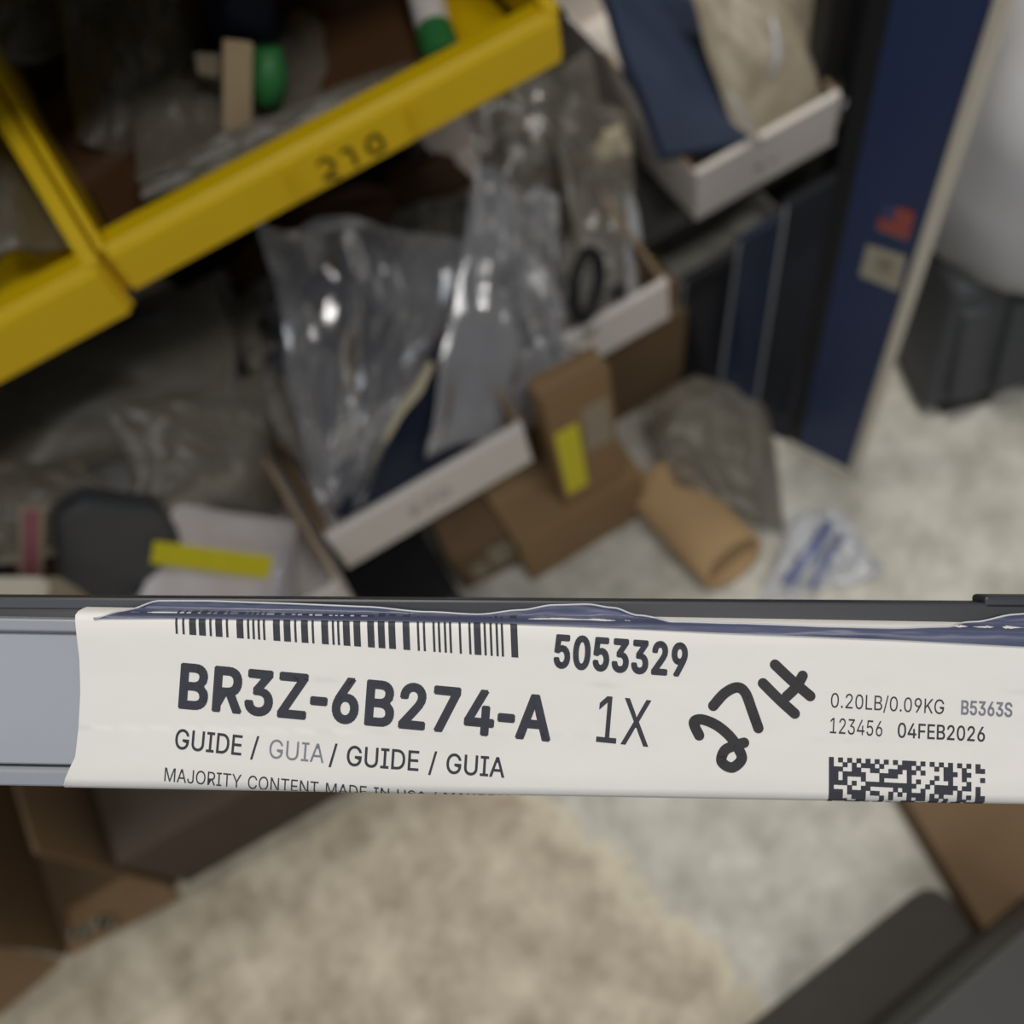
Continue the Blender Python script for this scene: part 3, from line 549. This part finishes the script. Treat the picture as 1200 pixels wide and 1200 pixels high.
bag('plastic_bag', [at(755, 470, Y=.64), at(890, 392, Y=.655), at(918, 618, Z=.02), at(790, 565, Z=.07)], .022, .012, 81.2, 'film_dull', 'hazy grey bag slumped on the floor beside the kraft tube', 'bag', fu=3, fv=3)
# crumpled bag on the floor
q = [at(925, 600, Z=.03), at(985, 598, Z=.03), at(1040, 668, Z=.006), at(895, 712, Z=.006)]
cb = bag('crumpled_bag', q, .016, .016, 90.5, 'film_white', 'crumpled white clear bag lying on the open floor right of the tube', 'bag', edge=.08, fu=4, fv=4)
for st, w in ((((972, 612), (955, 640), (920, 685)), .008), (((985, 625), (965, 660), (950, 690)), .005)):
    mb = MB(); mb.tube([at(px, py, Z=.034) for px, py in st], [w * .8, w, w * .8], 8, .3); link('blue_print', mb, 'film_print', cb, smooth=True)

# ------------------------------------------------------------------ blue panel with white edging, black panels beside it
P0 = at(1000, 560, Z=0); P1 = at(900, 510, Z=0); d = (P1 - P0); d.z = 0; d.normalize(); n = Vector((-d.y, d.x, 0))
if n.x > 0: n = -n
o = thing('blue_panel', P0 + d * .15, 'tall navy blue board with white edging standing on the floor', 'board')
H = .92; T = .010; up = Vector((0, 0, 1))
def wall_quad(a, b, z0, z1): return [P0 + d * a + up * z0, P0 + d * b + up * z0, P0 + d * b + up * z1, P0 + d * a + up * z1]
mb = MB(); mb.slab(wall_quad(.004, .080, .006, H), -n * T); link('board', mb, 'blue', o)
mb = MB(); mb.slab([p + n * .003 for p in wall_quad(-.002, .009, 0, H)], -n * (T + .006)); link('edge_trim', mb, 'white_edge', o, bevel=.002)
mb = MB(); mb.slab([p + n * .003 for p in wall_quad(.009, .099, 0, .013)], -n * (T + .006)); link('edge_trim', mb, 'white_edge', o, bevel=.002)
mb = MB(); mb.slab(wall_quad(.080, .099, .013, H), -n * (T + .004)); ch = link('side_band', mb, 'black_panel', o, bevel=.002); ch['label'] = 'black band along the side of the board'  # plain black band along the far side of the board
def on_panel(px, py, off=.0):
    r = ray(px, py); s = (P0 + n * off - CAM).dot(n) / r.dot(n); return CAM + r * s
def sticker(px, m, off, parent, name):
    mb = MB(); q = [on_panel(a, b, off) for a, b in px]; mb.slab(q, -n * .0005); return link(name, mb, m, parent)
fl = sticker([(1036, 238), (1072, 250), (1064, 282), (1027, 268)], 'flag_white', .0010, o, 'flag_sticker'); fl['label'] = 'small flag sticker with red stripes'
def bil(u, v):
    a, b, c, e = (1036, 238), (1072, 250), (1064, 282), (1027, 268)
    x = (a[0] * (1 - u) + b[0] * u) * (1 - v) + (e[0] * (1 - u) + c[0] * u) * v; y = (a[1] * (1 - u) + b[1] * u) * (1 - v) + (e[1] * (1 - u) + c[1] * u) * v; return (x, y)
for i in range(0, 7, 1):
    v0, v1 = i / 7, i / 7 + .105; u0 = .42 if i < 4 else 0
    sticker([bil(u0, v0), bil(1, v0), bil(1, v1), bil(u0, v1)], 'red', .0014, fl, 'stripe')
sticker([bil(0, 0), bil(.42, 0), bil(.42, .55), bil(0, .55)], 'flag_blue', .0014, fl, 'canton')
st = sticker([(1016, 287), (1062, 301), (1053, 342), (1007, 323)], 'sticker', .0010, o, 'paper_sticker'); st['label'] = 'beige paper sticker'
sticker([(1030, 300), (1048, 305), (1044, 322), (1027, 316)], 'tan_card', .0014, st, 'printed_block')

for k, (tl, tr, br, bl, m, lab_) in enumerate((((925, 196), (1024, 150), (926, 520), (880, 500), 'black_panel', 'black trim panel under the right bin, closest to the navy board'),
                         ((868, 222), (925, 196), (880, 500), (838, 480), 'navy_dark', 'dark navy trim panel under the right bin, between two black ones'),
                         ((800, 262), (868, 222), (838, 480), (785, 450), 'black_panel', 'leftmost black trim panel leaning under the right white bin'))):
    a, b = at(*tl, Y=.685 - .012 * k), at(*tr, Y=.685 - .012 * k); c, e = at(*br, Z=0), at(*bl, Z=0)
    o = thing('trim_panel', (c + e) / 2, lab_, 'panel', 'dark trim panels under the right bin')
    a.z = min(a.z, .218); b.z = min(b.z, .218)
    t = Vector((.004, .012, 0))
    mb = MB(); mb.hexa([e, c, c + t, e + t], [a, b, b + t, a + t]); link('panel_body', mb, m, o, bevel=.002)
    u = (b - a).normalized() * .005; f = Vector((-.002, -.003, 0))
    mb = MB(); mb.hexa([e + f, e + u + f, e + u, e], [a + f, a + u + f, a + u, a]); link('edge_strip', mb, 'panel_edge', o)

# ------------------------------------------------------------------ ribbed tub and white sack at right
o = thing('ribbed_tub', (.92, .56, 0), 'dark grey ribbed plastic tub on the floor behind the navy board', 'tub')
TP = Vector((.668, .428, 0)); tx = Vector((.945, -.327, 0)); ty = Vector((.327, .945, 0)); hh = .21
def tl_(x, y, z): return TP + tx * x + ty * y + Vector((0, 0, z))
mb = MB(); mb.hexa([tl_(0, 0, .018), tl_(.40, 0, .018), tl_(.40, .40, .018), tl_(0, .40, .018)], [tl_(.02, .045, hh), tl_(.38, .045, hh), tl_(.38, .36, hh), tl_(.02, .36, hh)]); link('tub_body', mb, 'tub', o, bevel=.015, seg=4)
for i in range(6):
    x = .03 + i * .058
    mb = MB(); mb.hexa([tl_(x, -.010, .04), tl_(x + .038, -.010, .04), tl_(x + .038, .02, .04), tl_(x, .02, .04)], [tl_(x, .030, hh - .03), tl_(x + .038, .030, hh - .03), tl_(x + .038, .06, hh - .03), tl_(x, .06, hh - .03)]); link('rib', mb, 'tub', o, bevel=.006)
for i in range(3):
    mb = MB(); x = .03 + i * .13; q = [tl_(x, .0, 0), tl_(x + .07, .0, 0), tl_(x + .07, .09, 0), tl_(x, .09, 0)]; mb.hexa(q, [p + Vector((0, 0, .02)) for p in q]); link('foot', mb, 'black_part', o, bevel=.005)
mb = MB(); sc = tl_(.235, .165, hh + .11); lump(mb, sc, (.235, .19, .25), 44, .10, n=22)
for p in mb.v: p.z = max(p.z, hh + .001)
tag(link('white_sack', mb, 'sack', smooth=True, origin=(sc.x, sc.y, hh)), 'bulging white sack resting on the dark grey tub', 'sack')

# ------------------------------------------------------------------ open cartons at bottom left
def open_carton(x0, x1, y0, label, h=.30, dep=.24):
    """carton on its side: mouth towards us, lower flap on the floor, one flap standing at the left"""
    t = .004
    o = thing('open_carton', ((x0 + x1) / 2, y0 + dep / 2, 0), label, 'box', 'open cartons under the left bins')
    mb = MB(); mb.box(x0, x1, y0, y0 + dep, 0, t); link('lower_panel', mb, 'kraft_dark', o)
    mb = MB(); mb.box(x0, x0 + t, y0, y0 + dep, t, h - t); link('side_panel', mb, 'kraft_dark', o)
    mb = MB(); mb.box(x1 - t, x1, y0, y0 + dep, t, h - t); link('side_panel', mb, 'kraft_dark', o)
    mb = MB(); mb.box(x0 + t, x1 - t, y0 + dep - t, y0 + dep, t, h - t); link('back_panel', mb, 'kraft_dark', o)
    return o
o = open_carton(-.603, -.452, .412, 'open brown carton at bottom left with a taped flap on the floor')
mb = MB(); mb.slab([at(82, 1120, Z=.002), at(214, 1052, Z=.002), at(168, 1014, Z=.012), at(82, 1064, Z=.012)], (0, 0, .003)); fp = link('floor_flap', mb, 'kraft', o)
mb = MB(); strokes(mb, [at(90, 1096, Z=.012), at(108, 1090, Z=.012), at(118, 1082, Z=.014), at(132, 1084, Z=.014)], .014, (0, 0, 1), lambda *p: p); 
for p in mb.v: p.z += .008
link('clear_tape', mb, 'tan_card', fp, recalc=False)
mb = MB(); a = at(12, 1108, Z=0); b = at(78, 1121, Z=0); mb.slab([a, b, b + Vector((0, .02, .20)), a + Vector((0, .02, .20))], (0, .004, 0)); link('side_flap', mb, 'kraft_dark', o)
carton('brown_or_shade_carton', (-.440, .408), (-.17, .400), .2, .17, 0, 'card_shade', 'dark brown carton added for the rack shade right of the open carton, behind the label edge', tape=False)  # dark carton added where the rack shade darkens the floor
o = open_carton(-.88, -.682, .47, 'second open carton at the far left edge, only its flaps showing')
mb = MB(); mb.slab([at(-60, 1150, Z=.001), at(0, 1190, Z=.001), at(74, 1126, Z=.001), at(-20, 1108, Z=.001)], (0, 0, .004)); link('floor_flap', mb, 'kraft', o)
mb = MB(); a = at(-60, 1120, Z=.006); b = at(10, 1106, Z=.006); mb.slab([a, b, b + Vector((0, .01, .08)), a + Vector((0, .01, .08))], (0, .004, 0)); link('side_flap', mb, 'kraft_tube', o)

# ------------------------------------------------------------------ bottom right: brown carton, added shadow slab and trouser block
a = at(1058, 930, Z=.05); b = at(1168, 1112, Z=.05)
o = thing('brown_or_shade_carton', (a.x + .15, (a.y + b.y) / 2, 0), 'plain brown carton at bottom right under the end of the guide', 'box')
dd = (b - a).normalized(); nn = Vector((-dd.y, dd.x, 0)); nn = nn if nn.x > 0 else -nn
q = [a - dd * .02, b, b + nn * .3, a - dd * .02 + nn * .3]; q0 = [Vector((p.x, p.y, 0)) for p in q]
mb = MB(); mb.hexa(q0, [p - Vector((0, 0, .004)) for p in q]); link('body', mb, 'kraft_dark', o, bevel=.003)
for u0, u1 in ((0, .497), (.503, 1)):
    mb = MB(); r = [lerp(q[0], q[3], u0), lerp(q[1], q[2], u0), lerp(q[1], q[2], u1), lerp(q[0], q[3], u1)]
    mb.hexa([p - Vector((0, 0, .004)) for p in r], r); link('top_flap', mb, 'kraft_dark', o)
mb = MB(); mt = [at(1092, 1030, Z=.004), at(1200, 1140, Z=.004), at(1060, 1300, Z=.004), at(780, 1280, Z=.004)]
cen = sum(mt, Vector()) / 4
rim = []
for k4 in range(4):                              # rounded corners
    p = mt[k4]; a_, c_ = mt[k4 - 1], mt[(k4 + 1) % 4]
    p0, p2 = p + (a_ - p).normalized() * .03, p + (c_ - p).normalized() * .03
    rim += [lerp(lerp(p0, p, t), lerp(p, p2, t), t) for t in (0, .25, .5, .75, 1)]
mb.prism([Vector((p.x, p.y, 0)) for p in rim], (0, 0, .005)); tag(link('shadow_slab', mb, 'shadow_slab_tone', origin=(cen.x, cen.y, 0), bevel=.002), 'flat dark grey slab added as a cast shadow on the floor beside the brown carton', 'shadow')  # slab added as the cast shadow on the floor here
a = at(1062, 1206, Z=.30); b = at(1206, 1082, Z=.30); dd = (b - a).normalized(); nn = Vector((dd.y, -dd.x, 0))
o = thing('leg_stand_in', (a + b) / 2 + nn * .1 - Vector((0, 0, .30)), 'dark grey block added for the trouser leg of the person holding the guide, bottom right corner', 'trouser_block')  # block added in place of the guide holder's trouser leg
q = [a - dd * .08, b + dd * .1, b + dd * .1 + nn * .22, a - dd * .08 + nn * .22]
cen = sum(q, Vector()) / 4
mb = MB(); mb.hexa([Vector((lerp(cen, p, .9).x, lerp(cen, p, .9).y, 0)) for p in q], [p - Vector((0, 0, .02)) for p in q]); link('block_body', mb, 'trouser_block', o, bevel=.006)
mb = MB(); mb.hexa([lerp(cen, p, 1.02) - Vector((0, 0, .022)) for p in q], [lerp(cen, p, 1.02) for p in q]); link('block_top', mb, 'trouser_block', o, bevel=.007, seg=3)

# ------------------------------------------------------------------ the chain guide held up in front: rail, film, paper label
K = .2 / F                                     # metres per photograph pixel at the guide's distance
GC = CAM + RB @ Vector((0, 0, .2))             # a point on the guide's front plane
GU, GV, GW = RB.col[0].copy(), -RB.col[1].copy(), -RB.col[2].copy()
def g(px, py, w=0.):
    """a point of the guide: px, py measured across its front plane, w millimetres towards the viewer"""
    return GC + GU * ((px - 600) * K) + GV * ((600 - py) * K) + GW * (w * .001)
SL = .0175                                      # the guide's slope
gd = thing('chain_guide', g(600, 830, -6), 'black chain guide in clear film with a white printed part label, closest to us', 'car part')
def extr(profile, x0, x1, slope, name, m, bevel=0, n=1, smooth=False):
    mb = MB(); k = len(profile)
    for i in range(n + 1):
        x = lerp(x0, x1, i / n); mb.v += [g(x, py + slope * (x - 600), w) for py, w in profile]
    for i in range(n):
        mb.f += [(i * k + j, i * k + (j + 1) % k, (i + 1) * k + (j + 1) % k, (i + 1) * k + j) for j in range(k)]
    mb.f += [tuple(range(k - 1, -1, -1)), tuple(range(n * k, n * k + k))]
    return link(name, mb, m, gd, bevel=bevel, smooth=smooth)
ZL = -10
extr([(752, -.6), (907, -.6), (907, -9), (752, -9)], -120, 1330, SL, 'web', 'rail', .0004)
extr([(735, 0), (749, .3), (752, -.6), (752, -9), (735, -9)], -120, 1330, SL, 'upper_flange', 'rail', .0004)
extr([(909.5, -1.5), (914, -.2), (932, -.4), (934, -9), (909.5, -9)], -120, 1330, SL, 'lower_flange', 'rail', .0004)
extr([(705.5, -5), (735, -5), (735, -11), (705.5, -11)], -120, 1330, .0065, 'rear_lip', 'rail_dark', .0006)
extr([(697, -4.8), (712, -4.8), (712, -11), (697, -11)], 1167, 1330, .0065, 'end_stop', 'rail_dark', .0008)
extr([(720, -4.2), (738, -3.0), (738, -9), (718, -9)], -120, 122, .008, 'shoulder', 'rail_dark', .0006)

# label: a sheet that wraps over the top and bottom flanges
PT = [(722.5, -6.5), (723.2, -3.5), (725.5, -1.0), (729.5, .35), (736, .75), (752, .80), (800, .75), (860, .75), (906, .8), (920, .75), (928.5, .55), (932.5, -.4), (934.6, -2.2), (935.2, -4.6), (935.3, -8)]
# arc length of the profile measured in photograph pixels
AL = [0.]
for (p0, w0), (p1, w1) in zip(PT, PT[1:]): AL.append(AL[-1] + math.hypot(p1 - p0, (w1 - w0) * .001 / K))
V0 = 752 - AL[5]                               # v = py on the flat front
def prof(v):
    s = v - V0
    if s <= 0: return PT[0]
    for i in range(len(AL) - 1):
        if s <= AL[i + 1]:
            t = (s - AL[i]) / (AL[i + 1] - AL[i]); return (lerp(PT[i][0], PT[i + 1][0], t), lerp(PT[i][1], PT[i + 1][1], t))
    return PT[-1]
def wrinkle(x, v):
    return .10 * noise.noise(Vector((x / 160, v / 70, 3))) + .05 * noise.noise(Vector((x / 45, v / 30, 8)))
def lab(x, v, lift=0.):
    """label surface point: x along the guide, v down its face (as read with the guide level)"""
    py, w = prof(v); f = max(0., min(1., (v - 735) / 20, (925 - v) / 20))
    a = prof(v - .5); b = prof(v + .5); tv = Vector(((b[0] - a[0]) * K * 1000, (b[1] - a[1]))); tv.normalize()
    return g(x, py + SL * (x - 600) + lift / (K * 1000) * tv.y * -1 * -1 * -1, w + wrinkle(x, v) * f + lift * tv.x)
vmin, vmax = V0, V0 + AL[-1]
def left_edge(v):
    pts = [(vmin, 90), (728, 89), (745, 91), (780, 95), (820, 96), (860, 94), (895, 90), (915, 80), (930, 75), (vmax, 74)]
    for (a, xa), (b, xb) in zip(pts, pts[1:]):
        if v <= b: return lerp(xa, xb, (v - a) / (b - a))
    return 74
rows = []
vs = sorted(set([vmin + AL[i] for i in range(len(AL))] + [752 + i * 6 for i in range(26)]))
for v in vs:
    xl = left_edge(v); rows.append([lab(lerp(xl, 1330, j / 110), v) for j in range(111)])
mb = MB(); mb.grid(rows)
paper = link('paper_label', mb, 'paper', gd, smooth=True, recalc=False)
paper['label'] = 'white paper label with black print and 27H in marker'
def unsl(px, py): return (px, py - SL * (px - 600))        # photograph position -> label coordinates
def map_label(name, v, f, m, lift=.06, cuts=True):
    bm = bmesh.new(); vv = [bm.verts.new((p[0], p[1], 0)) for p in v]
    for q in f:
        try: bm.faces.new([vv[i] for i in q])
        except ValueError: pass
    for c in ([vmin + a for a in AL[1:-1]] if cuts else []):
        bmesh.ops.bisect_plane(bm, geom=bm.verts[:] + bm.edges[:] + bm.faces[:], plane_co=(0, c, 0), plane_no=(0, 1, 0))
    xs = [p.co.x for p in bm.verts]
    if max(xs) - min(xs) > 80:
        c = math.floor(min(xs) / 25) * 25 + 25
        while c < max(xs):
            bmesh.ops.bisect_plane(bm, geom=bm.verts[:] + bm.edges[:] + bm.faces[:], plane_co=(c, 0, 0), plane_no=(1, 0, 0)); c += 25
    bm.verts.index_update()
    mb = MB(); mb.v = [lab(p.co.x, p.co.y, lift) for p in bm.verts]; mb.f = [tuple(q.index for q in fc.verts) for fc in bm.faces]
    bm.free()
    return link(name, mb, m, paper, recalc=False)
CAP = .509                                      # cap height of the outlines
def print_line(name, body, p0, p1, height, m='ink', bold=0., track=0.):
    """p0, p1: photograph positions of the baseline's ends; height: cap height in pixels; bold, track in pixels"""
    a, b = Vector(unsl(*p0)), Vector(unsl(*p1)); ux = b - a; L = ux.length; ux.normalize(); uy = Vector((ux.y, -ux.x))
    k = height / CAP; sx = 1.0
    for it in range(3):                         # squeeze until the line has the wanted length
        v, f = text_polys(body, bold / k, sx, track / k)
        x0 = min(p.x for p in v); x1 = max(p.x for p in v)
        nb = len(body) - 1
        sx *= (L / k - nb * track / k - 2 * bold / k) / max(1e-6, (x1 - x0) - nb * track / k - 2 * bold / k)
    v, f = text_polys(body, bold / k, sx, track / k); x0 = min(p.x for p in v)
    return map_label(name, [tuple(a + ux * (p.x - x0) * k + uy * p.y * k) for p in v], f, m)
print_line('part_number', 'BR3Z-6B274-A', (210, 827), (645, 866), 49, bold=2.5, track=2.2)
print_line('serial_number', '5053329', (648, 780), (804, 791), 36, bold=1.9, track=1.6)
print_line('quantity', '1X', (698, 868), (759, 874), 54, bold=.25)
print_line('description', 'GUIDE /', (206, 876), (303, 886), 23, bold=.3)
print_line('description', 'GUIA', (316, 887), (380, 893), 22, 'faint_ink', bold=-.2)
print_line('description', '/ GUIDE / GUIA', (386, 894), (591, 910), 23, bold=.3)
print_line('origin_line', 'MAJORITY CONTENT MADE IN USA / MAYORIA DE', (194, 914), (628, 955), 16, bold=-.1)
print_line('origin_line', 'MINIMUM PARTS', (192, 944), (420, 966), 16, bold=-.1)
print_line('weight_line', '0.20LB/0.09KG', (972, 828), (1104, 836), 17, bold=-.1)
print_line('weight_line', 'B5363S', (1124, 836), (1184, 839), 16, 'faint_ink', bold=.5)
print_line('date_line', '123456', (971, 858), (1032, 862), 18, bold=-.1)
print_line('date_line', '04FEB2026', (1050, 863), (1152, 868), 17, bold=.25)
# barcode
bars = []
w = [1,2,1,2, 3,1.2, 3,1.6, 1,1.6, 3,1.6, 1,3.6, 3,1.6, 1,1.3, 1,1.3, 1,1.3, 1,3.4, 3,1.6, 3,1.6, 1,2, 3,1.6, 1,3.2, 3,1.6, 1,1.3, 1,1.5, 3,1.6, 3,3.0]
x = 0; rng = random.Random(5); seq = list(w)
while sum(seq) < 148: seq += [rng.choice((1, 1, 3)), rng.choice((1.3, 1.6, 3.2))]
if len(seq) % 2 == 0: seq = seq[:-1]
tot = sum(seq); v = []; f = []; acc = 0
for i, bw in enumerate(seq):
    if i % 2 == 0:
        xa, xb = 205 + acc / tot * 400, 205 + (acc + bw) / tot * 400
        def bot(xx): return unsl(xx, 742 + (xx - 205) / 400 * 28)[1]
        dx = 2.5; k = len(v)
        v += [(xa, vmin + AL[1]), (xb, vmin + AL[1]), (xb + dx, bot(xb)), (xa + dx, bot(xa))]; f.append((k, k + 1, k + 2, k + 3))
    acc += bw
map_label('barcode', v, f, 'ink')
# two-dimensional dot code: irregular dark modules
v = []; f = []; nx, ny = 34, 15; m0 = 182 / nx
for j in range(ny):
    for i in range(nx):
        on = rng.random() < .52
        if j == 0: on = i % 2 == 0
        if i == 0 or i == nx // 2: on = True
        if on:
            px, py = 970 + i * m0, 886 + j * 5.3 + i * m0 * .05
            a = unsl(px, py); k = len(v); e = .25
            v += [(a[0] - e, a[1] - e), (a[0] + m0 + e, a[1] - e), (a[0] + m0 + e, a[1] + 5.3 + e), (a[0] - e, a[1] + 5.3 + e)]; f.append((k, k + 1, k + 2, k + 3))
map_label('dot_code', v, f, 'ink')
# handwriting
def pen(pts, wpx):
    v = []; f = []
    P = [Vector(unsl(*p)) for p in pts]
    fine = []
    for i in range(len(P) - 1):
        p0 = P[max(0, i - 1)]; p1 = P[i]; p2 = P[i + 1]; p3 = P[min(len(P) - 1, i + 2)]
        for s in range(6):
            t = s / 6; fine.append(.5 * (2 * p1 + (p2 - p0) * t + (2 * p0 - 5 * p1 + 4 * p2 - p3) * t * t + (3 * p1 - p0 - 3 * p2 + p3) * t ** 3))
    fine.append(P[-1])
    for a, b in zip(fine, fine[1:]):
        d = (b - a); 
        if d.length < 1e-6: continue
        d.normalize(); s = Vector((-d.y, d.x)) * wpx / 2; k = len(v); v += [tuple(a - s), tuple(b - s), tuple(b + s), tuple(a + s)]; f.append((k, k + 1, k + 2, k + 3))
    for p in fine:
        k = len(v); v += [(p.x + math.cos(q) * wpx / 2, p.y + math.sin(q) * wpx / 2) for q in [math.pi * i / 8 for i in range(16)]]; f.append(tuple(range(k, k + 16)))
    return v, f
def z4(*pts): return [(640 + x / 3.53, 680 + y / 3.53) for x, y in pts]
for nm, sts in (('handwritten_digit', [z4((630, 638), (608, 585), (640, 572), (700, 595), (755, 640), (790, 690), (805, 735), (765, 770), (722, 745), (735, 700), (775, 680), (815, 668))]),
                ('handwritten_digit', [z4((688, 516), (735, 464), (785, 440), (820, 462), (848, 535), (874, 608))]),
                ('handwritten_letter', [z4((893, 423), (960, 490), (1024, 548)), z4((942, 346), (1010, 410), (1088, 476)), z4((990, 478), (1028, 440), (1056, 392))])):
    V = []; Fc = []
    for s in sts:
        a, b = pen(s, 12.2); k = len(V); V += a; Fc += [tuple(i + k for i in q) for q in b]
    map_label(nm, V, Fc, 'marker', lift=.09, cuts=False)

# bag film behind the label's top edge, wavy, with a pale heat-sealed edge
wave = [(112, 724), (140, 717), (180, 706), (240, 706), (330, 709), (420, 713), (500, 719), (560, 722), (610, 717), (650, 711), (690, 710), (720, 714), (750, 723), (790, 729), (870, 731), (960, 734), (1050, 736), (1110, 735), (1150, 731), (1200, 722), (1330, 712)]
def wy(x):
    for (a, ya), (b, yb) in zip(wave, wave[1:]):
        if x <= b:
            t = (x - a) / (b - a); t = t * t * (3 - 2 * t) if b - a < 90 else t; return lerp(ya, yb, t)
    return wave[-1][1]
xs = [112 + i * 6 for i in range(204)]
low = [(112, 724.5), (200, 724), (400, 727), (560, 729), (690, 734), (900, 743), (1050, 749), (1200, 757), (1340, 764)]
def ly(x):
    for (a, ya), (b, yb) in zip(low, low[1:]):
        if x <= b: return lerp(ya, yb, (x - a) / (b - a))
    return low[-1][1]
def label_w(py):
    for (p0, w0), (p1, w1) in zip(PT, PT[1:]):
        if py <= p1: return lerp(w0, w1, max(0, (py - p0) / (p1 - p0)))
    return .8
def fw(x, py):
    return max(-3.4, label_w(py - SL * (x - 600)) + .35)
mb = MB(); rows = []
for t in (0, .15, .3, .45, .6, .75, .9, 1):
    rows.append([])
    for x in xs:
        py = lerp(wy(x), ly(x), t); rows[-1].append(g(x, py, fw(x, py) + .2 * math.sin(x / 37) * (1 - t) + .2 * noise.noise(Vector((x / 25, t * 3, 1))) * (1 - t)))
mb.grid(rows)
fm = link('bag_film', mb, 'film_blue', gd, smooth=True, recalc=False); fm['label'] = 'bluish clear bag film with a wavy top edge'
mb = MB(); mb.tube([g(x, wy(x), fw(x, wy(x)) + .1 + .2 * math.sin(x / 37)) for x in xs], [.00022] * len(xs), 6); link('sealed_edge', mb, 'film_edge', fm, smooth=True)
